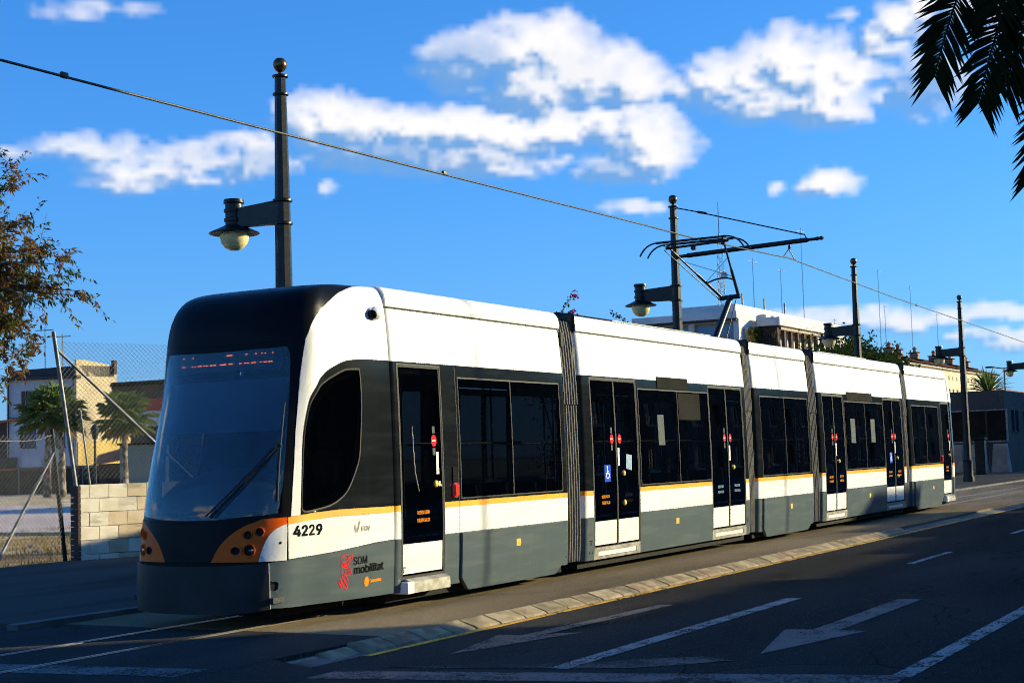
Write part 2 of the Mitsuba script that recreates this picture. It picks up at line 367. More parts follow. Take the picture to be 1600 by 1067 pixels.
def skin(poly, fmap, us, vs, o0, o1):
    """poly in (u, v) laid on the surface fmap(u, v, offset), from offset o0 (inner) to o1 (outer)"""
    us, vs = np.unique(us), np.unique(vs); pts, faces, idx = [], [], {}

    def vid(p):
        k = (round(p[0], 6), round(p[1], 6))
        if k not in idx: idx[k] = len(pts); pts.append(p)
        return idx[k]
    x0, y0, x1, y1 = poly.bounds
    us = np.concatenate([[x0 - 1e-3], us[(us > x0 + 1e-6) & (us < x1 - 1e-6)], [x1 + 1e-3]]); vs = np.concatenate([[y0 - 1e-3], vs[(vs > y0 + 1e-6) & (vs < y1 - 1e-6)], [y1 + 1e-3]])
    for i in range(len(us) - 1):
        col = poly.intersection(sbox(us[i], vs[0], us[i + 1], vs[-1]))
        if col.is_empty: continue
        for j in range(len(vs) - 1):
            c = col.intersection(sbox(us[i], vs[j], us[i + 1], vs[j + 1]))
            for g in getattr(c, 'geoms', [c]):
                if g.geom_type != 'Polygon' or g.area < 1e-9: continue
                v, f = trimesh.creation.triangulate_polygon(g, engine='earcut')
                ids = [vid(p) for p in np.asarray(v)]
                faces += [(ids[a], ids[b], ids[c_]) for a, b, c_ in f if len({ids[a], ids[b], ids[c_]}) == 3]
    P = np.array(pts); F = np.array(faces)
    e1, e2 = P[F[:, 1]] - P[F[:, 0]], P[F[:, 2]] - P[F[:, 0]]
    neg = e1[:, 0] * e2[:, 1] - e1[:, 1] * e2[:, 0] < 0
    F[neg] = F[neg][:, ::-1]
    n = len(P); out = fmap(P[:, 0], P[:, 1], o1)
    if o0 is None: return trimesh.Trimesh(out, F, process=False)
    inn = fmap(P[:, 0], P[:, 1], o0)
    E = np.vstack([F[:, [0, 1]], F[:, [1, 2]], F[:, [2, 0]]]); S = set(map(tuple, E))
    B = np.array([e for e in map(tuple, E) if (e[1], e[0]) not in S])
    V = np.vstack([out, inn]); W = np.stack([B[:, 1], B[:, 0], B[:, 0] + n, B[:, 1] + n], 1)
    FF = np.vstack([F, F[:, ::-1] + n, W[:, [0, 1, 2]], W[:, [0, 2, 3]]])
    return trimesh.Trimesh(V, FF, process=False)


def Pg(*p): return Polygon(p).buffer(0)


# ------------------------------------------------------------------ ground, road, kerb, track
RZ = -.09   # road level; the track bed lies at 0


def sheet(x0, x1, y0, y1, z, nx=1, ny=1, amp=0, seed=0):
    gx, gy = np.meshgrid(np.linspace(x0, x1, nx + 1), np.linspace(y0, y1, ny + 1)); p = np.stack([gx.ravel(), gy.ravel(), np.full(gx.size, z)], 1)
    if amp: p[:, 2] += amp * (meshkit.fbm(p * .5, 3, seed) - .5)
    i = np.arange(gx.size).reshape(gx.shape)
    return MB().add(p, np.stack([i[:-1, :-1], i[:-1, 1:], i[1:, 1:], i[1:, :-1]], -1).reshape(-1, 4))


struct('ground', sheet(-900, 900, -600, 1500, -.14), 'dirt')
struct('road', sheet(2.0, 10.2, -40, 260, RZ), 'road_asphalt')
cross = sheet(-60, 30, -14, 11.5, RZ - .012); struct('side_road', cross, 'road_asphalt')
struct('crossing', MB().box((-10.6, 10.996, -.13), (-2.125, 12.395, -.002)).box((-10.6, -14, -.13), (2.412, 10.995, -.002)).box((-2.12, 10.996, -.13), (2.412, 12.995, -.002)), 'road_asphalt')  # dark asphalt runs on to the shadow edge, putting shade into the colour
tb = MB().box((-2.12, 13.0, -.13), (2.412, 260, 0)).box((-5.2, 92.005, -.13), (-2.125, 260, 0)); struct('track_bed', tb, 'track_asphalt')
rail_k = 'rail'
for sx in (-.5, .5):
    m = MB()
    for a, b in ((-.034, .0), (.036, .062)): m.box((sx + a, -14, -.1), (sx + b, 200, .006))
    m.box((sx + .0, -14, -.1), (sx + .036, 200, -.004 - .02))
    struct('tram_rail', m, 'steel_rail', smooth=False)
pv = MB().box((-10.6, 12.4, -.13), (-5.2, 30, .06)); pv.box((-9.2, 30, -.13), (-5.2, 92, .06)); pv.box((-5.2, 12.4, -.13), (-2.3, 92, .06)); struct('pavement', pv, 'pavement_mat')
struct('pavement', MB().box((10.2, -40, -.2), (22, 130, .05)), 'pavement_mat')
km = MB().box((-2.299, 12.3, -.13), (-2.12, 92, .065)); struct('pavement_kerb', km, 'kerb_concrete')
struct('crossing_ramp', MB().prism(Pg((2.413, -.13), (3.1, -.13), (3.1, RZ + .0025), (2.413, -.004)), -14, 11.19, (0, 0, 0), EX, EZ, EY), 'road_asphalt')
# sloping kerb of separate stones between the track bed and the road
kb = MB()
kb.prism(Pg((2.415, -.13), (2.71, -.13), (2.71, RZ + .002), (2.415, -.05)), 11.2, 120., (0, 0, 0), EX, EZ, EY)
kk = 'kerb'; scene[kk] = mikit.ply(kb.mesh(), 'kerb_concrete'); labels[kk] = {'kind': 'structure'}; used[kk] = 1
y = 11.3
kr = random.Random(3); n = 0
while y < 32.6:
    L = .48 + .12 * kr.random(); g = .024 + .026 * kr.random(); dz = .010 * (kr.random() - .5) - .05 * max(0., 12.4 - y); tw = .02 * (kr.random() - .5); dx = .016 * (kr.random() - .5)
    a, b = y + g / 2, y + L - g / 2
    pts = []
    for yy, s in ((a, -1), (b, 1)):
        for x, z in ((2.418, .003), (2.455, .009), (2.665, -.060), (2.692, -.085)):
            pts.append((x + dx, yy + .01 * (kr.random() - .5), z + dz + s * tw * (x - 2.56) * 3))
        for x in (2.418, 2.692): pts.append((x + dx, yy, -.13))
    hm = m3.Manifold.hull_points(np.array(pts)).to_mesh()
    part(kk, 'stone', trimesh.Trimesh(hm.vert_properties[:, :3], hm.tri_verts, process=False), f'kerb_stone_{kr.choice([0, 0, 1, 1, 2, 3])}')
    y += L; n += 1
# road markings, thin sheets of paint
MZ = RZ + .004


def mark(name, poly, m): struct(name, MB().prism(poly, 0, .003, (0, 0, MZ - .001), EX, EY, EZ), m)


mark('yellow_line', sbox(2.725, 12.2, 2.815, 200), 'paint_yellow_road')
mark('lane_line', sbox(4.89, 12.0, 5.08, 18.5), 'paint_white_road')
yy = 24.2
while yy < 130: mark('lane_line', sbox(4.93, yy, 5.05, yy + 2.7), 'paint_white_road'); yy += 8.3
mark('edge_line', sbox(7.86, 12.4, 8.03, 120), 'paint_white_road')
mark('stop_line', Pg((3.11, 10.77), (8.0, 11.95), (8.0, 12.5), (3.11, 11.23)), 'paint_white_worn')
struct('stop_line', MB().prism(Pg((-5, 8.9), (2.3, 9.98), (2.3, 10.45), (-5, 9.4)), 0, .004, (0, 0, 0), EX, EY, EZ), 'paint_white_worn')
mark('crossing_line', Pg((3.4, 11.6), (5.2, 12.5), (5.9, 13.1), (6.3, 12.9), (5.6, 12.2), (4.2, 11.75)), 'paint_white_very_worn')
mark('arrow_marking', Pg((3.52, 12.55), (3.20, 14.05), (3.46, 14.06), (3.62, 17.35), (3.79, 17.38), (3.66, 14.25), (3.98, 14.5)), 'paint_arrow')
mark('arrow_marking', Pg((6.37, 13.4), (5.96, 15.3), (6.25, 15.32), (6.27, 18.62), (6.56, 18.68), (6.53, 15.34), (6.82, 15.36)), 'paint_arrow')
# path and verge beyond the fence
struct('path', MB().prism(Pg((-26.5, 33.0), (-58, 57.5), (-66, 66), (-30, 50), (-16, 44), (-14, 34)), 0, .03, (0, 0, -.13), EX, EY, EZ), 'path_paving')
struct('verge_kerb', MB().prism(Pg((-14, 33.4), (-26.5, 32.6), (-26.6, 32.9), (-14, 33.8)), 0, .1, (0, 0, -.13), EX, EY, EZ), 'concrete')
gr = MB()
r2 = np.random.default_rng(5)
for k in range(11000):
    x = -10.7 - 16 * r2.random() ** 1.3; yv = 17 + 22 * r2.random()
    if meshkit.noise(np.array([x * .7, yv * .7, 0]), 4) < .42: continue
    h = .06 + .16 * r2.random(); a = r2.random() * 6.28; dx, dy = .012 * math.cos(a), .012 * math.sin(a); lx, ly = h * .5 * (r2.random() - .5), h * .5 * (r2.random() - .5)
    gr.add([(x - dx, yv - dy, -.13), (x + dx, yv + dy, -.13), (x + lx, yv + ly, -.13 + h)], [[0, 1, 2]])
struct('verge', MB().prism(Pg((-10.62, 12), (-10.62, 21.3), (-10.75, 21.8), (-9.4, 26), (-14, 33.2), (-26.5, 32.4), (-22, 18), (-22, 12)), 0, .012, (0, 0, -.142), EX, EY, EZ), 'soil')
rb = MB()
for k in range(90):
    x = -10.8 - 14 * r2.random(); yv = 17 + 17 * r2.random(); q = .03 + .09 * r2.random() ** 2; hm = m3.Manifold.hull_points(np.array([x, yv, -.12]) + r2.normal(size=(12, 3)) * [q, q, q * .6]).to_mesh(); rb.add(hm.vert_properties[:, :3], hm.tri_verts)
struct('rubble', rb, 'concrete', 'loose stones scattered over the dirt behind the low fence', kind='stuff')
struct('grass', gr, 'grass_blade', 'dry grass and weeds growing in the dirt behind the low fence', kind='stuff')

# ------------------------------------------------------------------ the tram
CY = 59.1          # the tram is the same turned half round about (0, CY / 2)
TURN = T().translate([0, CY, 0]).rotate([0, 0, 1], 180)
wz = PC([.05, .2, .74, 1.25, 1.7, 2.1, 2.6, 3.1, 3.43, 3.67, 3.8], [1.14, 1.16, 1.19, 1.20, 1.20, 1.195, 1.185, 1.165, 1.14, 1.11, 1.07])
dwz = wz.derivative()
tram = thing('tram', 'long white, grey and black articulated tram with orange stripe and number 4229 on its front', 'tram')


def side_map(y0, y1, r=.11):
    """surface of one module's side: y along the track, z up; the module's two end corners are rounded"""
    def fm(y, z, o):
        y = np.asarray(y, float); z = np.asarray(z, float)
        nx = 1 / np.sqrt(1 + dwz(z) ** 2); x = wz(z) + o * nx; zz = z - o * dwz(z) * nx
        for q in (y - y0, y1 - y):
            d = np.clip(r - q, 0, r); x = x - (r - np.sqrt(r * r - d * d))
        return np.stack([x, y, zz], -1)
    return fm


ZS = [.1, .3, .5, .74, 1.0, 1.25, 1.5, 1.7, 1.9, 2.1, 2.35, 2.6, 2.85, 3.0, 3.1, 3.25, 3.43, 3.55, 3.67, 3.8]


def ys(y0, y1): return [y0 + .02, y0 + .045, y0 + .075, y0 + .11, y1 - .11, y1 - .075, y1 - .045, y1 - .02]


def both(name, m, bsdf, smooth=30, label=None, parent=None):
    """a part on the near side and its twin on the far side"""
    p = parent or tram
    d = mikit.ply(m.mesh() if isinstance(m, MB) else m, bsdf, smooth=smooth)
    k = part(p, name, d, None, label=label)
    k2 = part(p, name, d, None, tw=TURN)
    return k, k2


MODS = [  # y0, y1, doors [(y0, y1, leaves)], windows [(y0, y1, split)], skirt (y0, y1, z0)
    (15.09, 19.74, [(15.27, 16.21, 1)], [(16.66, 19.50, 18.05)], (16.62, 19.52, .12)),
    (20.22, 27.34, [(20.56, 22.20, 2), (25.39, 27.04, 2)], [(22.30, 25.33, 23.92)], None),
    (27.74, 31.22, [], [(28.06, 30.98, 29.5)], (27.98, 31.0, .11)),
    (31.76, 38.95, [(32.07, 33.56, 2), (36.94, 38.60, 2)], [(33.66, 36.86, 35.3)], None),
    (39.36, 44.01, [(42.89, 43.83, 1)], [(39.66, 42.52, 41.1)], (39.6, 42.5, .12))]
BAND0, BAND1, STR0, GREY1 = 1.262, 3.010, 1.190, .858


def wheelchair():
    s = [LineString([(-.01, .16), (-.015, .06), (.05, .06), (.075, -.02)]).buffer(.016), Point(-.012, .20).buffer(.024), LineString([(-.02, .11), (.04, .105)]).buffer(.012)]
    ring = Point(-.005, .01).buffer(.075).difference(Point(-.005, .01).buffer(.052)).difference(sbox(.0, .03, .1, .12))
    return unary_union(s + [ring])


def tiny_text(txt, h, bold=True):
    m = meshkit.text_mesh(txt, h, .001, bold); return m


def lay_text(fm, txt, h, y, z, bold=True, stretch=1., slope=0., o=.004):
    m = meshkit.text_mesh(txt, h, .0015, bold); v = np.asarray(m.vertices)
    p = fm(y + v[:, 0] * stretch, z + v[:, 1] + v[:, 0] * slope, 0.)
    p[:, 0] += o + v[:, 2]
    return trimesh.Trimesh(p, m.faces, process=False)


def decal(fm, poly, o=.003):
    ms = [skin(g, fm, np.arange(10, 50, .2), ZS, None, o) for g in getattr(poly, 'geoms', [poly])]
    return trimesh.util.concatenate(ms)


def disc(y, z, ry, rz): return affinity.translate(affinity.scale(Point(0, 0).buffer(1, 12), ry, rz), y, z)


for mi_, (y0, y1, doors, wins, skirt) in enumerate(MODS):
    fm = side_map(y0, y1); U = ys(y0, y1)
    openings = unary_union([sbox(a - .03, .2, b + .03, 2.99) for a, b, n in doors] + [Polygon()])
    winp = [sbox(a, 1.30, b, 2.845) for a, b, s in wins]
    whole = sbox(y0, .21, y1, 3.66)
    # hidden carcass just behind the panels
    back = skin(whole.difference(openings).difference(unary_union([w.buffer(.015, join_style=2) for w in winp])), fm, U, ZS, -.045, -.012)
    both('carcass', back, 'void')
    g = .004

    def panels(name, z0, z1, m, cut=None, o=0., label=None):
        p = sbox(y0, z0, y1, z1).difference(openings.buffer(.0))
        if cut is not None: p = p.difference(cut)
        for q in getattr(p, 'geoms', [p]):
            if q.area > 1e-4: both(name, skin(q, fm, U, ZS, -.012, o), m, label=label)
    panels('roof_side', BAND1 + .003, 3.655, 'white_paint')
    panels('window_band', BAND0, BAND1, 'dark_paint', unary_union([w.buffer(.012, join_style=2) for w in winp]) if winp else None)
    sk = sbox(skirt[0] - g, 0, skirt[1] + g, 5) if skirt else None
    panels('stripe', STR0, BAND0 - .0005, 'yellow_paint', None)
    panels('side_panel', GREY1 + .001, STR0 - .0005, 'white_paint', None)
    panels('skirt', .215, GREY1, 'grey_paint', sk)
    if skirt:
        a, b, z0 = skirt
        p = Pg((a, GREY1 - .004), (a, z0 + .16), (a + .17, z0), (b - .3, z0), (b - .12, z0 + .11), (b, z0 + .11), (b, GREY1 - .004)) if mi_ != 4 else Pg((a, GREY1 - .004), (a, z0 + .11), (a + .12, z0 + .11), (a + .3, z0), (b, z0), (b, GREY1 - .004))
        both('bogie_skirt', skin(p, fm, U, ZS + [.16], -.02, .035), 'grey_paint')
        both('latch', decal(fm, unary_union([sbox(a + .75, .27, a + .86, .40).difference(sbox(a + .757, .277, a + .853, .393)), sbox(a + 1.9, .27, a + 2.0, .40).difference(sbox(a + 1.907, .277, a + 1.993, .393))]), .037), 'sticker_grey')
    # windows: panes, seals
    for (a, b, s), w in zip(wins, winp):
        for c, d in ((a + .004, s - .012), (s + .012, b - .004)):
            k, k2 = both('window', skin(sbox(c, 1.304, d, 2.841), fm, U, ZS, None, -.001), 'tinted_glass')
        fr = sbox(a - .012, 1.288, b + .012, 2.857).difference(sbox(a + .003, 1.303, b - .003, 2.842)).union(sbox(s - .011, 1.30, s + .011, 2.845))
        both('window_seal', skin(fr, fm, U, ZS, -.012, .003), 'rubber')
        both('window_seal', skin(sbox(a - .012, 2.842, b + .012, 2.862), fm, U, ZS, .0035, .0065), 'seal_grey')
        [both('window_seal', skin(sbox(q - .006, 1.30, q + .006, 2.842), fm, U, ZS, .0035, .0058), 'seal_grey' if mi_ < 2 else 'rubber') for q in (a - .004, s, b + .004)]
    # doors
    for a, b, n in doors:
        fr = sbox(a - .028, .36, b + .028, 2.988).difference(sbox(a + .012, .40, b - .012, 2.945))
        kd, kd2 = both('door', skin(fr, fm, U, ZS, -.03, -.002), 'rubber')
        for kk_, tw in ((kd, None), (kd2, TURN)):
            def sub(name, m, bs, smooth=30, label=None):
                d = mikit.ply(m.mesh() if isinstance(m, MB) else m, bs, smooth=smooth); part(kk_, name, d, None, tw=tw, label=label)
            tr = sbox(a - .03, .36, b + .03, 2.99).difference(sbox(a - .014, .30, b + .014, 2.972))
            sub('frame_trim', skin(tr, fm, U, ZS, -.004, .004), 'seal_grey')
            L = (b - a) / n
            for i in range(n):
                c, d = a + i * L + .016, a + (i + 1) * L - .016
                sub('glass', skin(sbox(c, .79, d, 2.93), fm, U, ZS, None, -.012), 'tinted_glass')
                sub('frit', skin(sbox(c, .79, d, 2.93).difference(sbox(c + .055, 1.10, d - .055, 2.82)), fm, U, ZS, -.03, -.0135), 'black_paint')
                sub('lower_panel', skin(sbox(c, .425, d, .785), fm, U, ZS, -.03, -.011), 'white_paint')
            if n == 2:
                sub('centre_seal', skin(sbox(a + L - .02, .40, a + L + .02, 2.94), fm, U, ZS, -.03, .002), 'rubber')
                sub('centre_seal', skin(sbox(a + L - .007, .80, a + L + .007, 2.94), fm, U, ZS, .003, .005), 'seal_grey')
                s = sbox(a - .03, .215, b + .03, .392)
                sub('step_frame', skin(s.difference(sbox(a + .12, .255, b - .12, .335)), fm, U, ZS, -.05, .004), 'aluminium')
                sub('step_board', skin(sbox(a + .13, .262, b - .13, .328), fm, U, ZS, -.03, -.004), 'white_paint')
            else:
                st = MB()
                st.prism(Pg((1.0, .20), (1.26, .20), (1.26, .335), (1.19, .37), (1.0, .372)), a + .05, b + .02, (0, 0, 0), EX, EZ, EY)
                sub('step', st, 'aluminium', False)
                sub('step_end', MB().rbox((1.0, a - .03, .196), (1.268, a + .12, .338), .006), 'white_paint', False)
        # signs on the doors of the near side
        mid = a + (b - a) / n * (1 if n == 2 else .95)
        oy = .012
        if n == 1: spots = [(b - .17, 'l')]
        else: spots = [(mid - .13, 'l'), (mid + .16, 'r')]
        for q, sd in spots:
            part(kd, 'sticker', decal(fm, disc(q, 2.04, .062, .075), -.009), 'sticker_red', label='round red no-entry sticker on the door glass')
            part(kd, 'sticker', decal(fm, unary_union([sbox(q - .036 + .026 * i, 2.03, q - .02 + .026 * i, 2.052) for i in range(3)]), -.0075), 'sticker_white')
            if sd == 'l':
                part(kd, 'handle_strip', decal(fm, unary_union([sbox(q - .03, 2.13, q + .03, 2.22), sbox(q - .03, 1.86, q + .03, 1.95)]), -.0105), 'sticker_grey')
        q = b - .1 if n == 1 else mid + .1
        part(kd, 'sticker', decal(fm, sbox(q - .03, 1.62, q + .032, 1.90), -.009), 'sticker_white', label='narrow white notice on the door glass')
        part(kd, 'sticker', decal(fm, unary_union([sbox(q - .02, 1.68, q - .008, 1.695), sbox(q - .018, 1.655, q + .0, 1.665), sbox(q + .006, 1.66, q + .018, 1.675)]), -.0078), 'sticker_black')
        qb = b - .15 if n == 1 else mid + .27
        bt = MB().lathe([(.0, .022), (.03, .02), (.042, .01), (.045, -.01)], fm(qb, 1.50, -.008), 18, axis=(1, 0, 0))
        part(kd, 'button', bt, 'sticker_amber', smooth=30)
        if n == 1 and mi_ == 0: part(kd, 'sticker', decal(fm, unary_union([sbox(qb + .07, 1.47, qb + .11, 1.53), sbox(qb + .12, 1.465, qb + .16, 1.49)]), -.009), 'sticker_white')
        if (mi_, n) in ((1, 2), (3, 2)) and (a < 21 or a > 36):
            bt = MB().lathe([(.0, .022), (.03, .02), (.042, .01), (.045, -.01)], fm(qb, 1.04, -.008), 18, axis=(1, 0, 0)); part(kd, 'button', bt, 'sticker_amber', smooth=30)
            wy, wzz = mid - .32, 1.47
            part(kd, 'sign', decal(fm, sbox(wy - .11, wzz - .09, wy + .11, wzz + .17), -.009), 'sticker_blue', label='blue wheelchair sign on the door glass')
            part(kd, 'sign', decal(fm, affinity.translate(affinity.scale(wheelchair(), .85, .68, origin=(0, 0)), wy, wzz + .0), -.0075), 'sticker_white')
        if mi_ == 1 and a < 21: part(kd, 'sticker', decal(fm, Pg((mid + .36, 1.57), (mid + .58, 1.54), (mid + .60, 1.78), (mid + .38, 1.80)), -.009), 'sticker_faint', label='pale blue paper notice on the door glass')
        # "let people out" in two languages
        tc = 'sticker_faint' if (mi_ == 1 and a > 24) else 'sticker_orange'
        for tq in ([(a + b) / 2 - .13] if n == 1 else [a + .26, mid + .28]):
            if mi_ == 1 and a < 24 and tq > mid: tcc = 'sticker_black'
            else: tcc = tc
            part(kd, 'lettering', trimesh.util.concatenate([lay_text(fm, 'DEIXEU EIXIR', .042, tq, 1.135, True, .72, 0, -.009), lay_text(fm, 'DEJEN SALIR', .042, tq, 1.04, True, .78, 0, -.009)]), tcc)
    # small orange notice on the skirt
    if mi_ not in (0,):
        qn = {1: 23.75, 2: 29.6, 3: 35.45, 4: 41.5}[mi_]
    else: qn = 18.1
    part(tram, 'sticker', decal(fm, sbox(qn - .06, .595, qn + .06, .69), .039 if skirt else .003), 'sticker_amber')
    part(tram, 'sticker', decal(fm, unary_union([sbox(qn - .03, .615, qn + .03, .63), sbox(qn - .012, .635, qn + .012, .675)]), .0405 if skirt else .0045), 'sticker_orange')
    # narrow end strips: seams and service flaps
    for e, sg in ((y0, 1), (y1, -1)):
        ln = unary_union([sbox(min(e + sg * .19, e + sg * .195), .3, max(e + sg * .19, e + sg * .195), 3.0)])
        if mi_ in (0, 1, 2):
            f = affinity.translate(unary_union([sbox(-.05, .50, .05, .515), sbox(-.012, .44, .012, .49), Point(-.05, .33).buffer(.014), Point(.06, .33).buffer(.014)]), e + sg * .2, 0)
            part(tram, 'flap_mark', decal(fm, f, .0035), 'sticker_black')
    # cornice with a rounded top, and the flat roof
    prof = [(.86, 3.68), (wz(3.67) + .012, 3.68), (1.128, 3.705), (1.126, 3.76), (1.112, 3.83), (1.082, 3.885), (1.04, 3.92), (.98, 3.938), (.86, 3.942)]
    ya, yb = y0 + .03, y1 - .03
    cm = MB(); rings = []
    for yy, s in ((ya, .975), (ya + .02, .995), (ya + .05, 1.), (yb - .05, 1.), (yb - .02, .995), (yb, .975)):
        rings.append([(.86 + (x - .86) * s, yy, 3.68 + (z - 3.68) * (s if z > 3.7 else 1)) for x, z in prof])
    n_ = len(prof); V = np.array(rings).reshape(-1, 3); F = [(i * n_ + j, (i + 1) * n_ + j, (i + 1) * n_ + j + 1, i * n_ + j + 1) for i in range(len(rings) - 1) for j in range(n_ - 1)]
    F = np.array(F); caps = [(0, j, j + 1) for j in range(1, n_ - 1)] + [(len(V) - n_, len(V) - n_ + j + 1, len(V) - n_ + j) for j in range(1, n_ - 1)]
    cm.add(V, np.vstack([F[:, [0, 1, 2]], F[:, [0, 2, 3]], caps])); both('roof_cornice', cm, 'white_paint', 35)
    lip = MB().box((1.05, y0 + .02, 3.655), (wz(3.67) - .012, y1 - .02, 3.684)); both('roof_groove', lip, 'seal_grey', False)
    if mi_ > 0: both('end_cap', MB().rbox((.80, y0 - .05, 3.66), (1.125, y0 + .029, 3.96), .05), 'iron', 30)
    if mi_ < 4: both('end_bracket', MB().box((1.0, y1 - .03, 3.42), (wz(3.5) + .012, y1 + .05, 3.63)), 'rubber', False)
    if mi_ > 0: both('end_bracket', MB().box((.95, y0 - .10, 3.02), (wz(3.2) - .045, y0 - .005, 3.42)), 'iron', False)
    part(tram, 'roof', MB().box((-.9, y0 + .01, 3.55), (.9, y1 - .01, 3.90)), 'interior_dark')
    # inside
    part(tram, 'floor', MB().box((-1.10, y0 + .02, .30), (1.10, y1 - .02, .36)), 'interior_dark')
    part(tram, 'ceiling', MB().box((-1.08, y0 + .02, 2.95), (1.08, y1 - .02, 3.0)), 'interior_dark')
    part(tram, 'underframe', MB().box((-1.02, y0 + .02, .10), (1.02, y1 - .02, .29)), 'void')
    for (a, b, s) in wins:
        nrow = int((b - a) / .82)
        for i in range(nrow):
            yy = a + .25 + i * .82
            sm = MB()
            for sx in (1, -1):
                for off in (.42, .86):
                    sm.rbox((sx * off - .2, yy, .74), (sx * off + .2, yy + .42, .84), .04); sm.obox((sx * off, yy + .44, 1.13), (EX, np.array([0, .97, .24]), np.array([0, -.24, .97])), (.2, .035, .33))
                sm.box((sx * .64 - .05, yy + .1, .36), (sx * .64 + .05, yy + .3, .74))
            part(tram, 'seat_row', sm, 'interior_seat')
    pm = MB()
    for yy in [d for a, b, n in doors for d in (a - .05, b + .08)]:
        for sx in (-.55, .55): pm.tube([(sx, yy, .36), (sx, yy, 2.95)], .017, 6)
    if pm.n: part(tram, 'grab_pole', pm, 'aluminium', smooth=True)
    for zz in (2.02,):
        hm_ = MB()
        for sx in (-.45, .45): hm_.tube([(sx, y0 + .1, zz), (sx, y1 - .1, zz)], .015, 6)
        part(tram, 'handrail', hm_, 'aluminium', smooth=True)

# bellows between the modules: ribs standing proud of a dark core
for i in range(4):
    a, b = MODS[i][1] - .03, MODS[i + 1][0] + .03
    core = MB()
    zc = np.linspace(.22, 3.86, 15)
    for sgn in (1, -1):
        v = []
        for yy in (a, b): v += [(sgn * (float(wz(min(z, 3.78))) - .16), yy, z) for z in zc]
        core.add(v, [(j, j + 1, 15 + j + 1, 15 + j) for j in range(14)])
    core.box((-.95, a, 3.80), (.95, b, 3.86))
    kbw = part(tram, 'bellows', core, 'rubber')
    nr = 6
    for z0, z1, dx in ((2.56, 3.82, .035), (.23, 2.55, .058)):
        zz = np.linspace(z0, z1, 8 if z0 > 1 else 12)
        for k in range(nr):
            yc = a + .05 + (b - a - .13) * k / (nr - 1)
            for sgn in (1, -1):
                prof = [(-.026, -.12), (-.02, -.02), (-.008, 0), (.008, 0), (.02, -.02), (.026, -.12)]
                v = np.array([[(sgn * (float(wz(min(z, 3.78))) - dx + px), yc + py, z) for py, px in prof] for z in zz]).reshape(-1, 3); n6 = 6
                part(kbw, 'fold', MB().add(v, [(p * n6 + q, p * n6 + q + 1, (p + 1) * n6 + q + 1, (p + 1) * n6 + q) for p in range(len(zz) - 1) for q in range(5)]), 'gaiter', smooth=30)

# red marker lamps beside the end doors, flip-dot displays, notices on panes
lp = MB().rbox((1.17, 16.42, 1.31), (1.245, 16.57, 1.50), .03); both('marker_lamp', lp, 'lamp_red', 30, 'red lamp on the side beside the front door')
lp = MB().rbox((1.17, 42.60, 1.31), (1.245, 42.75, 1.50), .03); both('marker_lamp', lp, 'lamp_red', 30)
lp = MB().box((1.15, 16.44, 1.505), (1.215, 16.55, 1.70)); both('service_flap', lp, 'black_paint', False)
f2 = side_map(20.22, 27.34); f4 = side_map(31.76, 38.95); f1 = side_map(15.09, 19.74); f5 = side_map(39.36, 44.01); f3 = side_map(27.74, 31.22)
for fm, a, b in ((f2, 23.1, 24.42), (f4, 33.9, 36.0)):
    both('side_display', skin(sbox(a, 2.875, b, 3.075), fm, [], ZS, .003, .012), 'panel_dark', False)
part(tram, 'notice', decal(f2, Pg((23.06, 1.93), (23.32, 1.93), (23.30, 2.44), (23.04, 2.44)), .0005), 'sticker_grey', label='tall grey notice on the window of the second module')
part(tram, 'notice', decal(f2, sbox(23.98, 2.36, 24.95, 2.82), .0005), 'panel_dark')
for a in (34.1, 35.75): part(tram, 'notice', decal(f4, sbox(a, 1.90, a + .35, 2.46), .0005), 'sticker_grey')
part(tram, 'door_pull', MB().tube([(1.182, 15.55, 2.22), (1.19, 15.56, 1.9), (1.193, 15.58, 1.65), (1.193, 15.66, 1.42)], .009, 6), 'aluminium', smooth=True)
for a in (16.6, 43.86): part(tram, 'seam', skin(sbox(a - .004, .3, a + .004, 2.99), f1 if a < 20 else f5, [], ZS, .0, .002), 'seal_grey')
for fm, a in ((f1, 15.10), (f2, 24.1), (f4, 35.2)): part(tram, 'seam', skin(sbox(a - .004, 3.02, a + .004, 3.65), fm, [], ZS, .0, .0015), 'seal_grey')

# ---- the two cabs
V_ = [.2, .74, 1.25, 1.7, 2.1, 2.6, 3.1, 3.43, 3.67, 3.9, 4.3, 4.85, 5.4]
fz, fy, fb, fn_, fl_, fw = [PC(V_, a) for a in ([.2, .74, 1.25, 1.7, 2.1, 2.6, 3.1, 3.43, 3.67, 3.8, 3.88, 3.92, 3.935], [12.74, 12.77, 12.82, 12.94, 13.08, 13.26, 13.40, 13.46, 13.59, 13.75, 14.02, 14.5, 14.95],
                                               [1.0, 1.06, 1.09, 1.09, 1.09, 1.09, 1.095, 1.07, 1.03, .98, .93, .87, .78], [3.4, 3.0, 2.75, 2.75, 2.75, 2.8, 3.0, 3.0, 3.2, 3.4, 3.6, 3.8, 3.8],
                                               [.83, .8, .84, .76, .68, .58, .46, .42, .38, .34, .3, .25, .1], [1.16, 1.19, 1.2, 1.2, 1.195, 1.185, 1.165, 1.14, 1.11, 1.07, 1.02, .95, .85])]
YE = 15.085


def nose0(t, v):
    """surface of the cab: t runs round the front (0 = middle, past 62 = the straight flanks), v runs up the front and over the roof"""
    t, v = np.broadcast_arrays(np.clip(np.asarray(t, float), -90, 90), np.asarray(v, float))
    a = np.radians(np.clip(np.abs(t), 0, 62) / 62 * 90); s, c, n = np.sin(a), np.maximum(np.cos(a), 0), fn_(v)
    k = np.clip((np.abs(t) - 62) / 28, 0, 1); b, L = fb(v), fl_(v)
    return np.stack([np.sign(t) * (b * s ** (2 / n) + (fw(v) - b) * (1 - (1 - k) ** 2)), fy(v) + L * (1 - c ** (2 / n)) + (YE - fy(v) - L) * k, fz(v)], -1)


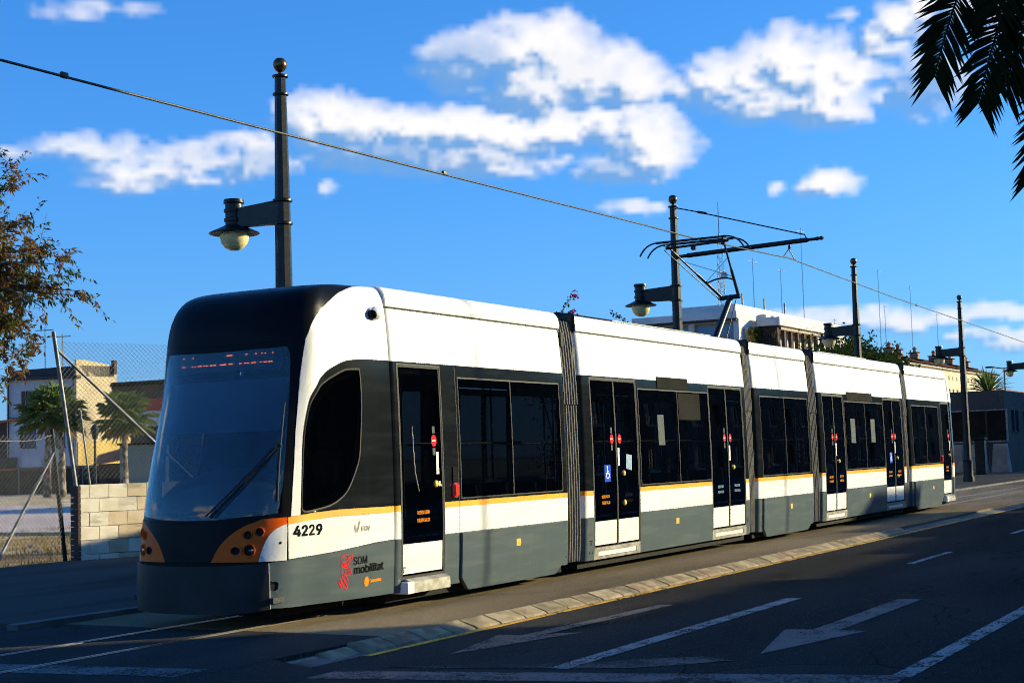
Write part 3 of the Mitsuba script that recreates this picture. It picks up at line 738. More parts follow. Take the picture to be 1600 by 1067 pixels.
def flow(pts, n=8):
    """a smooth line through the points"""
    p = np.asarray(pts, float); d = np.r_[0, np.cumsum(np.hypot(*(np.diff(p, axis=0) / [20, 1]).T))]
    q = np.linspace(0, d[-1], n * (len(p) - 1) + 1); return [tuple(x) for x in np.stack([PC(d, p[:, 0])(q), PC(d, p[:, 1])(q)], 1)]


def nose(t, v, o):
    p = nose0(t, v)
    if o == 0: return p
    tt = np.clip(np.asarray(t, float), -89, 89)
    tt = np.where(np.abs(tt) < 1.2, np.where(tt < 0, -1.2, 1.2), tt)
    a = nose0(tt + .5, v) - nose0(tt - .5, v); b = nose0(tt, np.asarray(v) + .01) - nose0(tt, np.asarray(v) - .01)
    n = np.cross(a, b); n /= np.linalg.norm(n, axis=-1, keepdims=True) + 1e-12
    n = np.where((n[..., :1] * p[..., :1] + (n[..., 1:2]) * (p[..., 1:2] - 15.5) + n[..., 2:] * (p[..., 2:] - 2)) < 0, -n, n)
    return p + o * n


TS = np.concatenate([np.arange(-90, -60, 3), np.arange(-60, 61, 4), np.arange(63, 91, 3)]); VS = np.concatenate([np.arange(.2, 3.0, .17), np.arange(3.05, 5.5, .09)])


def grow(g, m, k=.03):
    """grow a region of the cab surface by m metres (one degree is about k metres)"""
    return affinity.scale(affinity.scale(g, k, 1, origin=(0, 0)).buffer(m, join_style=1), 1 / k, 1, origin=(0, 0))


def mir(p): return affinity.scale(p, -1, 1, origin=(0, 0))


capL = flow([(46.2, 3.21), (49.0, 3.28), (52.8, 3.384), (61.3, 3.546), (66.4, 3.764), (70.5, 4.05), (72.7, 4.4), (73.8, 4.922), (74.5, 5.4)])
belt = [(-90, 1.262), (-76, 1.268), (-69, 1.268), (-58.6, 1.244), (-46, 1.224), (-33, 1.215), (-21.8, 1.203), (-8, 1.176), (0, 1.170), (8, 1.176), (21.8, 1.203), (33, 1.215), (46, 1.224), (58.6, 1.244), (69, 1.268), (76, 1.268), (90, 1.262)]
pilL = flow([(48.8, 1.226), (48.1, 1.688), (45.1, 2.260), (43.4, 2.757), (44.6, 3.06), (46.2, 3.21)])
pilR = flow([(54.6, 1.236), (53.4, 1.688), (51.1, 2.180), (52.4, 2.489), (58.4, 2.683), (65.0, 2.884), (72.5, 2.990), (80.7, 3.011), (90, 3.012)])
seam_c = [(-46.2, 3.21), (-24, 3.19), (0, 3.18), (24, 3.19), (46.2, 3.21)]
cap = Polygon([(-x, y) for x, y in capL[::-1]] + seam_c[1:-1] + capL).buffer(0)
cabs = []
REAR = T().translate([0, CY - YE, 0]).scale([1, .42, 1]).translate([0, YE - CY, 0]) @ TURN
for end in (0, 1):
    tw = REAR if end else None
    cab = part(tram, 'cab', skin(sbox(-90, .25, 90, 5.38).difference(Polygon([(-44, 1.23), (0, 1.18), (44, 1.23), (42, 3.12), (0, 3.13), (-42, 3.12)])).difference(Polygon([(57, 1.32), (73, 1.5), (76.5, 2.4), (76, 2.85), (66, 2.7), (57, 2.3)])).difference(mir(Polygon([(57, 1.32), (73, 1.5), (76.5, 2.4), (76, 2.85), (66, 2.7), (57, 2.3)]))), nose, TS, VS, -.05, -.012), 'void', tw=tw) if not end else part(tram, 'cab', scene[cabs[0]], None, tw=tw)
    cabs.append(cab)


def on_cab(name, m, bsdf, smooth=30, label=None, ends=(0, 1)):
    d = mikit.ply(m.mesh() if isinstance(m, MB) else m, bsdf, smooth=smooth)
    for e in ends: part(cabs[e], name, d, None, tw=REAR if e else None, label=label if e == 0 else None)


def cs(name, poly, bsdf, o0=-.012, o1=0., label=None, ends=(0, 1), smooth=30):
    for g in getattr(poly, 'geoms', [poly]):
        if g.geom_type == 'Polygon' and g.area > 1e-3: on_cab(name, skin(g, nose, TS, VS, o0, o1), bsdf, smooth, label, ends)


cs('roof_cap', cap, 'black_paint', label='black cap above the windscreen')
white = Polygon(pilL + capL[1:] + [(90, 5.4)] + pilR[::-1][:-1] + [pilR[0]]).buffer(0)
for p in (white, mir(white)): cs('side_fairing', p, 'white_paint')
front = Polygon([(x, y) for x, y in belt if abs(x) <= 47] + pilL + seam_c[::-1][1:-1] + [(-x, y) for x, y in pilL[::-1]]).buffer(0)
clear = Polygon(flow([(-43, 1.272), (-40.0, 2.05), (-35.5, 2.77), (-34, 2.99), (-31, 3.12)]) + [(0, 3.10)] + flow([(31, 3.12), (34, 2.99), (35.5, 2.77), (40, 2.05), (43, 1.272)]) + [(21.8, 1.245), (8, 1.215), (0, 1.21), (-8, 1.215), (-21.8, 1.245)])
cs('windscreen_surround', front.difference(grow(clear, -.02)), 'black_paint', -.012, -.006)
cs('windscreen', grow(clear, .004).intersection(front), 'windscreen_glass', None, -.002, 'windscreen with a blind drawn down behind its upper half', smooth=True)
sideband = Polygon([(x, y) for x, y in belt if x >= 56] + [(90, 3.0115)] + pilR[::-1][1:]).buffer(0)
cabe = flow([(76.4, 2.885), (77.0, 2.410), (76.6, 1.901), (74.8, 1.665), (71.3, 1.431), (65.6, 1.309), (58.0, 1.268)])
cabw = Polygon(flow([(58.0, 1.268), (55.5, 1.30), (54.4, 1.7), (52.6, 2.18), (53.8, 2.43), (58.9, 2.607), (65.8, 2.789), (72.1, 2.879), (76.4, 2.885)]) + cabe[1:-1]).buffer(0)
for fl in (0, 1):
    q = mir if fl else (lambda p: p)
    cs('side_band', q(sideband.difference(grow(cabw, .012, .05))), 'dark_paint')
    cs('side_window', q(grow(cabw, .002, .05).intersection(sideband)), 'tinted_glass', None, -.002)
    cs('window_seal', q(grow(cabw, .013, .05).difference(grow(cabw, -.008, .05)).intersection(sideband)), 'rubber', -.01, .002)
    cs('window_seal', q(grow(LineString(cabe), .007, .06).intersection(sideband)), 'seal_grey', .002, .005)
# belt: black centre, orange lamp panels, white corner
bl = [(x, y - .004) for x, y in belt if abs(x) <= 46.2]
beltp = Polygon([(-50.0, .752)] + bl + [(50.0, .752)]).buffer(0)
orl = flow([(6.8, .74), (9.4, .877), (12.9, .985), (17.6, 1.075), (23.5, 1.148), (29.4, 1.190), (36, 1.26)]); orr = flow([(47.5, 1.150), (45.3, 1.139), (40.0, 1.093), (36.3, 1.020), (34.0, .919), (31.9, .765), (31.6, .74)])
org = Polygon(orl + [(47.5, 1.3)] + orr).buffer(0).intersection(beltp)
wht = Polygon(orr + [(55, .74), (55, 1.150)]).buffer(0).intersection(beltp).difference(org)
lampsp = [(24.7, 1.042, 2.9, .046), (31.0, 1.072, 3.0, .046), (25.9, .878, 4.1, .063), (18.4, .876, 2.5, .04)]
holes = unary_union([affinity.translate(affinity.scale(Point(0, 0).buffer(1, 10), a, b), x, y) for x, y, a, b in lampsp])
hole_o = affinity.translate(affinity.scale(Point(0, 0).buffer(1, 8), 1.1, .016), 44.1, .944)
cs('belt_centre', beltp.difference(org).difference(mir(org)).difference(wht).difference(mir(wht)), 'black_paint', -.012, .004)
for fl in (0, 1):
    q = mir if fl else (lambda p: p)
    cs('lamp_panel', q(org.difference(holes)), 'orange_paint', -.012, .004, 'orange panel with round lamps' if not fl else None)
    cs('corner_panel', q(wht.difference(hole_o)), 'white_paint', -.012, .004)
    for i, (x, y, a, b) in enumerate(lampsp):
        s = -1 if fl else 1
        c = nose(np.array([s * x]), np.array([y]), 0.)[0]; c2 = nose(np.array([s * x]), np.array([y]), .1)[0]; ax = (c2 - c) / np.linalg.norm(c2 - c); r = b
        ring = MB().lathe([(r * 1.12, -.03), (r * 1.12, .012), (r * 1.05, .016), (r * .93, .012), (r * .90, -.045), (0, -.05)], c, 24, ax)
        on_cab('headlight', ring, 'orange_paint' if i < 3 else 'rubber', 30)
        kh = [k for k in scene if k.startswith(cabs[0] + '__headlight')][-1]
        lens = MB().lathe([(0, -.012), (r * .5, -.016), (r * .88, -.034)], c, 20, ax)
        on_cab('lamp_lens', lens, ['lamp_lens', 'lamp_lens', 'lamp_amber', 'lamp_lens'][i], True)
        if i == 2:
            bc = nose(np.array([s * (x + 1.9)]), np.array([y]), -.03)[0]
            on_cab('lamp_bulb', MB().tm(trimesh.creation.icosphere(2, .026).apply_translation(bc + .012 * ax)), 'chrome', True)
# seam lines, stripe, side panel and skirt below the cab window
st = Polygon([(47.4, 1.142), (46.9, 1.218), (58.6, 1.242), (69, 1.266), (76, 1.266), (90, 1.261), (90, 1.189), (76.3, 1.191), (69.1, 1.189), (59.0, 1.168)]).buffer(0)
sp = Polygon([(47.45, 1.140), (59, 1.166), (69.1, 1.187), (90, 1.187), (90, .866), (82.4, .853), (70.1, .798), (63.2, .777), (51.5, .762)]).buffer(0)
sk = Polygon([(38.4, .735), (51.7, .752), (63.2, .769), (70.1, .790), (82.4, .845), (90, .858), (90, .225), (75, .228), (60, .230), (42.2, .245)]).buffer(0)
for fl in (0, 1):
    q = mir if fl else (lambda p: p)
    cs('stripe', q(st), 'yellow_paint', -.012, .002); cs('side_panel', q(sp), 'white_paint', -.012, .002)
    notch = Polygon([(40.2, .53), (44.5, .53), (46.2, .51), (46.2, .45), (44.5, .43), (40.8, .43)])
    cs('skirt', q(sk.difference(notch)), 'grey_paint', -.02, .004)
    if not fl: cs('coupling_hatch', notch, 'void', -.05, -.03)
# bumper
bump = Polygon([(-41.4, .24), (-30, .215), (-14, .195), (0, .19), (14, .195), (30, .215), (41.4, .24), (37.6, .735), (24, .727), (12, .712), (0, .705), (-12, .712), (-24, .727), (-37.6, .735)])
on_cab('bumper', skin(bump, nose, TS, VS, -.14, .03), 'bumper_paint', 35, 'dark grey bumper under the lamp panels')
# front corner seal in white: the sun glint is put into its colour
for s in (-1, 1): on_cab('corner_strip', skin(affinity.scale(Polygon([(37.65, .735), (38.2, .73), (41.9, .24), (41.45, .24)]), s, 1, origin=(0, 0)), nose, TS, VS, .0, .03), 'white_paint', 30)
# number, marks and crest on the near side
cm_ = lambda y, z, o: nose(y, z, o)


def flat_on_cab(polys_or_mesh, y, z, sx, sz, o=.006, slope=0.):
    """lay a drawing (metres, x to the right) on the cab side: finds the surface by its y"""
    tg = np.linspace(30, 90, 400); m = polys_or_mesh; v = np.asarray(m.vertices)
    Yv = y + v[:, 0] * sx; Zv = z + v[:, 1] * sz + v[:, 0] * sx * slope
    out = np.zeros((len(v), 3))
    for zb in np.unique(np.round(Zv, 2)):
        sel = np.abs(np.round(Zv, 2) - zb) < 1e-9; pg = nose0(tg, np.full(400, zb)); out[sel, 0] = np.interp(Yv[sel], pg[:, 1], pg[:, 0])
    out[:, 0] += o + v[:, 2]; out[:, 1] = Yv; out[:, 2] = Zv
    return trimesh.Trimesh(out, m.faces, process=False)


def shape_mesh(g): return trimesh.util.concatenate([trimesh.creation.extrude_polygon(q, .0015, engine='earcut') for q in getattr(g, 'geoms', [g]) if q.area > 1e-7])


def refine(m, L):
    v, f = trimesh.remesh.subdivide_to_size(m.vertices, m.faces, L, max_iter=6); return trimesh.Trimesh(v, f, process=False)


def wr(txt, h, y, z, w, bold, m, slope=0., label=None):
    t = refine(meshkit.text_mesh(txt, h, .0015, bold), .06); x1 = t.vertices[:, 0].max()
    ms = [flat_on_cab(t, y + dx, z + dz, w / x1, 1., .006 + .0004 * i, slope) for i, (dx, dz) in enumerate([(0, 0), (.0025, 0), (-.0025, 0), (0, .002), (0, -.002)] if bold else [(0, 0), (.002, 0), (-.002, .001)])]
    on_cab('lettering', trimesh.util.concatenate(ms), m, False, label, ends=(0,))


wr('4229', .112, 13.29, 1.006, .475, True, 'sticker_black', 0.0, 'black number 4229 on the white panel')
wr('FGV', .058, 14.425, .998, .165, False, 'logo_grey')
ck = unary_union([Pg((-.055, .055), (-.02, -.02), (.012, .03), (-.01, .05), (-.035, .10)), LineString([(.0, .0), (.05, .14)]).buffer(.004), LineString([(.02, -.005), (.075, .15)]).buffer(.004)])
on_cab('emblem', flat_on_cab(refine(shape_mesh(ck), .05), 14.345, .998, .85, .85), 'logo_grey', False, 'small grey tick emblem', ends=(0,))
wr('SOM', .09, 14.285, .618, .25, False, 'sticker_black', .02)
wr('mobilitat', .088, 14.29, .515, .56, True, 'sticker_black', .03)
on_cab('emblem', flat_on_cab(refine(shape_mesh(Point(0, 0).buffer(.058)), .05), 14.534, .410, .75, 1.), 'sticker_orange', False, 'orange disc beside small orange lettering', ends=(0,))
wr('Comunitat', .036, 14.585, .395, .225, True, 'sticker_orange', .02)
L_ = lambda *p: LineString(p)
crest = unary_union([L_((.06, .80), (.0, .74), (-.02, .60), (.02, .50), (.0, .40)).buffer(.016), L_((.06, .80), (.16, .82), (.24, .76), (.27, .64), (.2, .52), (.08, .46)).buffer(.015), L_((.28, .62), (.36, .76), (.44, .80), (.44, .62), (.36, .50), (.28, .46)).buffer(.016),
                     L_((.3, .7), (.4, .66)).buffer(.012), L_((.31, .62), (.4, .58)).buffer(.012), L_((.30, .54), (.38, .52)).buffer(.012), L_((.05, .70), (.14, .72), (.2, .64)).buffer(.012), L_((.06, .62), (.15, .6)).buffer(.01),
                     L_((.0, .38), (.02, .26), (.28, .32), (.3, .44), (.22, .38), (.2, .44), (.12, .36), (.1, .42), (.0, .38)).buffer(.016), Pg((.02, .26), (.28, .32), (.29, .38), (.02, .32)),
                     L_((.02, .18), (.0, .08), (.04, -.12), (.12, -.12), (.18, .2), (.02, .18)).buffer(.014), L_((.18, .2), (.3, .26), (.42, .06), (.38, -.08), (.24, -.12), (.14, -.06)).buffer(.014), L_((.24, .14), (.34, -.04)).buffer(.012), L_((.28, .18), (.38, .02)).buffer(.012), L_((.2, .08), (.28, -.1)).buffer(.012),
                     L_((-.08, -.36), (.06, -.62)).buffer(.026), L_((-.02, -.26), (.14, -.6), (.22, -.68)).buffer(.028), L_((.08, -.18), (.28, -.58)).buffer(.03), L_((.18, -.08), (.3, -.34)).buffer(.026)])
on_cab('emblem', flat_on_cab(refine(shape_mesh(crest), .08), 14.08, .535, .42, .262), 'sticker_red', False, 'red outlined crest with four slanting bars', ends=(0,))
# mirror camera pod, wiper
pod = trimesh.creation.icosphere(3, 1.); pod.apply_scale((.075, .11, .085)); pod.apply_translation((1.15, 14.86, 3.575))
on_cab('camera_pod', MB().tm(pod), 'white_paint', True)
on_cab('camera_lens', MB().lathe([(0, .005), (.05, .004), (.062, -.03)], (1.16, 14.755, 3.55), 16, (.25, -.95, -.2)), 'black_paint', True)


def npt(t, v, o): return nose(np.array([float(t)]), np.array([float(v)]), o)[0]


wp = MB()
for dt in (-.8, .9): wp.tube([npt(6.2 + dt + (33.8 - 6.2) * s, 1.243 + (1.98 - 1.243) * s, .05) for s in np.linspace(0, 1, 9)], .010, 6)
on_cab('wiper', wp, 'rubber', True)
wb = MB().tube([npt(34.8 + (39.2 - 34.8) * s, 2.478 + (1.40 - 2.478) * s, .04) for s in np.linspace(0, 1, 9)], .011, 6); wb.tube([npt(33.4, 1.97, .05), npt(35.6, 2.03, .05), npt(37.4, 1.98, .045)], .014, 6)
on_cab('wiper_blade', wb, 'seal_grey', True)
# destination display and blind behind the windscreen, desk, driver's seat
dsp = Polygon([(-26, 2.91), (-25.5, 3.14), (25.5, 3.14), (26, 2.91)]); cs('destination_display', dsp, 'interior_dark', -.14, -.10, 'destination display with broken orange characters', ends=(0,))
led = []
z1, z2 = 3.085, 2.985
def tx(x):   # position across the display from 0 to 1
    return -22.5 + 42 * x
for x0, w in ((.0, .04), (.20, .02), (.535, .02), (.655, .02), (.755, .02), (.83, .02), (.875, .02), (.98, .025)): led.append(sbox(tx(x0), z1, tx(x0 + w), z1 + .008))
for x0, w in ((.0, .03), (.055, .03), (.205, .022), (.25, .018), (.295, .05), (.37, .05), (.44, .05), (.515, .05), (.61, .022), (.655, .05), (.73, .05), (.83, .02), (.875, .05), (.95, .055)):
    led.append(sbox(tx(x0), z2, tx(x0 + w * .42), z2 + .008)); led.append(sbox(tx(x0 + w * .58), z2, tx(x0 + w), z2 + .008))
lm = trimesh.util.concatenate([skin(p, nose, [], [], None, -.094) for p in led])
nn = np.asarray(lm.face_normals)
if nn[:, 1].mean() > 0: lm.invert()
kled = part(cabs[0], 'display_characters', lm, 'led_paint'); scene[kled]['emitter'] = {'type': 'area', 'radiance': {'type': 'rgb', 'value': [1.3, .22, .05]}}
bln = sbox(-34, 2.21, 34, 2.80); cs('blind', bln, 'blind', -.11, -.10)
dk = MB()
ds = np.linspace(-42, 42, 15)
r0 = np.array([npt(t, 1.30, -.06) for t in ds]); r1 = r0 + np.array([0, .3, .25]) * (1 - np.abs(ds)[:, None] / 90); r2_ = np.array([(x, 13.75, 1.78 - .2 * (x / 1.1) ** 2) for x in np.linspace(-1.0, 1.0, 15)]); r3 = r2_ - np.array([0, 0, 1.3])
gr_ = np.stack([r0, r1, r2_, r3]); ii = np.arange(60).reshape(4, 15)
dk.add(gr_.reshape(-1, 3), np.stack([ii[:-1, :-1], ii[:-1, 1:], ii[1:, 1:], ii[1:, :-1]], -1).reshape(-1, 4)); on_cab('desk', dk, 'dash', True)
ds_ = MB().rbox((.28, 14.15, .95), (.78, 14.65, 1.08), .05); ds_.rbox((.30, 14.62, 1.0), (.76, 14.78, 1.95), .06); ds_.rbox((.40, 14.62, 1.96), (.66, 14.74, 2.2), .05); ds_.box((.48, 14.3, .36), (.58, 14.45, .95))
on_cab('driver_seat', ds_, 'seat_orange', False)
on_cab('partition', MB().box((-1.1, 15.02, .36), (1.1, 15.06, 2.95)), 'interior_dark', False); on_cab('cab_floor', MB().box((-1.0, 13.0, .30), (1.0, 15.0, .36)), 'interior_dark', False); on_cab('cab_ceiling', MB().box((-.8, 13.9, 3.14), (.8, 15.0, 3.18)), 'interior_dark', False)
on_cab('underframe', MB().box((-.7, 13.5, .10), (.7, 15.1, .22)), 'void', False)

# bogies
for yb in (18.05, 29.5, 41.05):
    kb_ = part(tram, 'bogie', MB().box((-.75, yb - 1.1, .16), (.75, yb + 1.1, .34)), 'void')
    for dy in (-.85, .85):
        for sx in (-.56, .56): part(kb_, 'wheel', MB().lathe([(0, .04), (.22, .04), (.27, .035), (.275, -.03), (.30, -.035), (.30, -.06), (0, -.06)], (sx, yb + dy, .308), 22, (1 if sx > 0 else -1, 0, 0)), 'steel_rail', smooth=30)
# roof fittings
rr = MB(); rr.tube([(.62, 22.6, 4.02), (.62, 27.0, 4.02)], .018, 6)
for yy in (22.7, 24.1, 25.5, 26.9): rr.tube([(.62, yy, 3.9), (.62, yy, 4.02)], .014, 6)
part(tram, 'roof_rail', rr, 'aluminium', smooth=True)
rr = MB(); rr.tube([(.62, 33.6, 4.02), (.62, 37.6, 4.02)], .018, 6)
for yy in (33.7, 35.6, 37.5): rr.tube([(.62, yy, 3.9), (.62, yy, 4.02)], .014, 6)
part(tram, 'roof_rail', rr, 'aluminium', smooth=True)
part(tram, 'roof_equipment', MB().rbox((-.5, 20.9, 3.9), (.55, 23.6, 4.06), .04), 'panel_dark'); part(tram, 'roof_equipment', MB().rbox((-.6, 33.2, 3.9), (.5, 36.2, 4.0), .04), 'panel_dark')
# pantograph: base, lower arm, knee, two upper arms, collector head with horns
KN = np.array([-.0, 29.85, 5.05]); BS = np.array([0, 28.75, 3.98]); HL, HR = np.array([-.60, 28.1, 5.93]), np.array([.56, 28.1, 5.97])
pb = MB().rbox((-.45, 28.3, 3.9), (.45, 29.9, 3.98), .02)
for sx in (-.35, .35): pb.lathe([(.05, -.02), (.07, .0), (.05, .02), (.07, .04), (.04, .06)], (sx, 28.6, 3.93), 12)
pan = part(tram, 'pantograph', pb, 'iron')
part(pan, 'lower_arm', MB().tube([BS, KN], [.075, .062], 12), 'iron', smooth=True)
part(pan, 'control_rod', MB().tube([BS + [.15, .25, 0], KN + [.1, .03, -.08]], .012, 6), 'iron', smooth=True)
part(pan, 'knee_bar', MB().tube([KN + [-.24, 0, -.02], KN + [.2, 0, 0]], .05, 10), 'iron', smooth=True)
for a, b in ((KN + [-.2, 0, 0], HL), (KN + [.17, 0, .02], HR)):
    mpt = a + (b - a) * .48; part(pan, 'upper_arm', MB().tube([a, mpt, mpt + (b - a) * .01, b], [.034, .031, .022, .018], 10), 'iron', smooth=True)
a = KN + [-.2, 0, 0]; b = HL; c = KN + [.17, 0, .02]; d = HR
xb = bez(a + (b - a) * .30, (a + c) / 2 + [0, -.42, .42], c + (d - c) * .30, 8); part(pan, 'cross_bar', MB().tube(xb, .018, 8), 'iron', smooth=True)
sx_ = MB().tube([a + (b - a) * .32, c + (d - c) * .72], .006, 5); sx_.tube([a + (b - a) * .75, c + (d - c) * .36], .006, 5); part(pan, 'stay_wire', sx_, 'iron', smooth=True)
part(pan, 'control_rod', MB().tube([KN + [-.27, .03, -.04], HL + [-.16, .06, .0]], .011, 6), 'iron', smooth=True)
hd = MB()
for dy in (-.19, .19):
    hd.rbox((-.80, 28.02 + dy - .028, 6.02), (.72, 28.02 + dy + .028, 6.065), .012)
    for s, x0 in ((-1, -.80), (1, .72)): hd.tube(bez((x0, 28.02 + dy, 6.045), (x0 + s * .24, 28.02 + dy, 6.03), (x0 + s * .36, 28.02 + dy, 5.80), 7), .017, 8)
hd.tube([HL + [-.05, -.2, .06], HL + [-.05, .13, .06]], .022, 8); hd.tube([HR + [.05, -.2, .05], HR + [.05, .13, .05]], .022, 8); hd.tube([HL + [-.1, 0, .02], HR + [.1, 0, .02]], .026, 8)
hd.rbox((-.12, 28.0, 5.86), (-.02, 28.1, 5.96), .02); hd.rbox(HR + [-.05, -.06, -.06], HR + [.03, .06, .03], .02)
part(pan, 'collector_head', hd, 'iron', smooth=30)


# ------------------------------------------------------------------ people seated in the tram


def hullchain(joints, bones, L=.035):
    sph = {}
    out = m3.Manifold()
    for a, b in bones:
        pts = []
        for q in (a, b):
            c, r = joints[q]; s = trimesh.creation.icosphere(1, r).vertices + np.asarray(c); pts.append(s)
        out = out + m3.Manifold.hull_points(np.vstack(pts))
    out = out.refine_to_length(L); m = out.to_mesh(); tm = trimesh.Trimesh(m.vert_properties[:, :3], m.tri_verts)
    trimesh.smoothing.filter_taubin(tm, iterations=6); return tm


def person(x, y, label, shirt, group=None, lean=0., turn=0.):
    t = thing('person', label, 'person', group)
    z = .84
    J = {'pel': ((0, .12, z + .08), .145), 'wai': ((0, .13, z + .24), .135), 'che': ((0, .10 - lean, z + .45), .155), 'nk': ((0, .07 - lean, z + .62), .06), 'hd': ((0, .05 - lean, z + .76), .085), 'cr': ((0, .06 - lean, z + .83), .088), 'chin': ((0, -.01 - lean, z + .71), .045), 'nose': ((0, -.055 - lean, z + .765), .014), 'brow': ((0, -.01 - lean, z + .80), .055),
         'jaw': ((0, .02 - lean, z + .72), .06), 'earl': ((-.088, .06 - lean, z + .77), .018), 'earr': ((.088, .06 - lean, z + .77), .018), 'eh': ((0, .06 - lean, z + .77), .05)}
    for s, n in ((-1, 'l'), (1, 'r')):
        J['sh' + n] = ((s * .18, .10 - lean, z + .53), .065); J['el' + n] = ((s * .23, .02 - lean, z + .27), .045); J['wr' + n] = ((s * .14, -.18 - lean, z + .20), .03)
        J['pa' + n] = ((s * .12, -.25 - lean, z + .19), .032)
        for k in range(4): J[f'f{k}{n}'] = ((s * .12 + (k - 1.5) * .018, -.33 - lean + .006 * abs(k - 1), z + .165), .009); J[f'k{k}{n}'] = ((s * .12 + (k - 1.5) * .016, -.275 - lean, z + .19), .011)
        J['th' + n] = ((s * .075, -.27 - lean, z + .17), .011)
        J['hp' + n] = ((s * .09, .08, z + .06), .09); J['kn' + n] = ((s * .11, -.34, z + .05), .062); J['an' + n] = ((s * .11, -.32, z - .38), .042); J['to' + n] = ((s * .12, -.47, z - .44), .035)
    B = [('pel', 'wai'), ('wai', 'che'), ('che', 'nk'), ('nk', 'hd'), ('hd', 'cr'), ('hd', 'chin'), ('brow', 'nose'), ('brow', 'chin'), ('jaw', 'cr'), ('earl', 'eh'), ('earr', 'eh'), ('brow', 'cr')]
    for n in 'lr':
        B += [('che', 'sh' + n), ('sh' + n, 'el' + n), ('el' + n, 'wr' + n), ('wr' + n, 'pa' + n), ('pa' + n, 'th' + n), ('pel', 'hp' + n), ('hp' + n, 'kn' + n), ('kn' + n, 'an' + n), ('an' + n, 'to' + n)]
        for k in range(4): B += [('pa' + n, f'k{k}{n}'), (f'k{k}{n}', f'f{k}{n}')]
    rot = trimesh.transformations.rotation_matrix(turn, (0, 0, 1)); rot[:3, 3] = (x, y, 0)
    def put(nm, m, bs): m.apply_transform(rot); part(t, nm, m, bs, smooth=True)
    put('body', hullchain(J, B, .03), 'skin')
    fat = lambda names, e: {k: (J[k][0], J[k][1] + e) for k in names}
    Js = fat(['pel', 'wai', 'che', 'shl', 'shr', 'ell', 'elr'], .014); Js['cl'] = ((0, .085 - lean, z + .585), .075)
    put('shirt', hullchain(Js, [('pel', 'wai'), ('wai', 'che'), ('che', 'cl'), ('che', 'shl'), ('che', 'shr'), ('shl', 'ell'), ('shr', 'elr')], .05), shirt)
    Jt = fat(['hpl', 'hpr', 'knl', 'knr', 'anl', 'anr'], .014); Jt['pel'] = (J['pel'][0], .15)
    put('trousers', hullchain(Jt, [('pel', 'hpl'), ('pel', 'hpr'), ('hpl', 'knl'), ('hpr', 'knr'), ('knl', 'anl'), ('knr', 'anr')], .06), 'trousers')
    Jh = {'a': ((0, .075 - lean, z + .84), .092), 'b': ((0, .10 - lean, z + .76), .075)}; put('hair', hullchain(Jh, [('a', 'b')], .05), 'hair')


person(.80, 29.38, 'person in a light blue shirt seated at the window of the third module', 'shirt_blue', turn=.4)
person(.42, 30.35, 'person in a light blue shirt seated deeper inside the third module', 'shirt_blue', lean=.05)
person(.78, 24.15, 'person in dark clothes seated at the window of the second module', 'shirt_dark', turn=-.3)
person(.80, 33.05, 'person in a blue shirt seen through the first double door of the fourth module', 'shirt_blue', lean=.04, turn=.5)

# ------------------------------------------------------------------ lamp posts, wire, bracket arm
POSTS = [('tall iron lamp post rising behind the black nose of the tram', 20.0), ('iron lamp post that carries the bracket arm of the overhead wire', 36.9), ('iron lamp post behind the tram roof, third along from the tram nose', 53.6), ('iron lamp post standing just past the rear end of the tram', 70.5), ('far iron lamp post whose globe hangs at the right edge of the picture', 87.0)]
PX = -4.2


def lathe_oct(prof, c, n=8): return MB().lathe(prof, c, n)


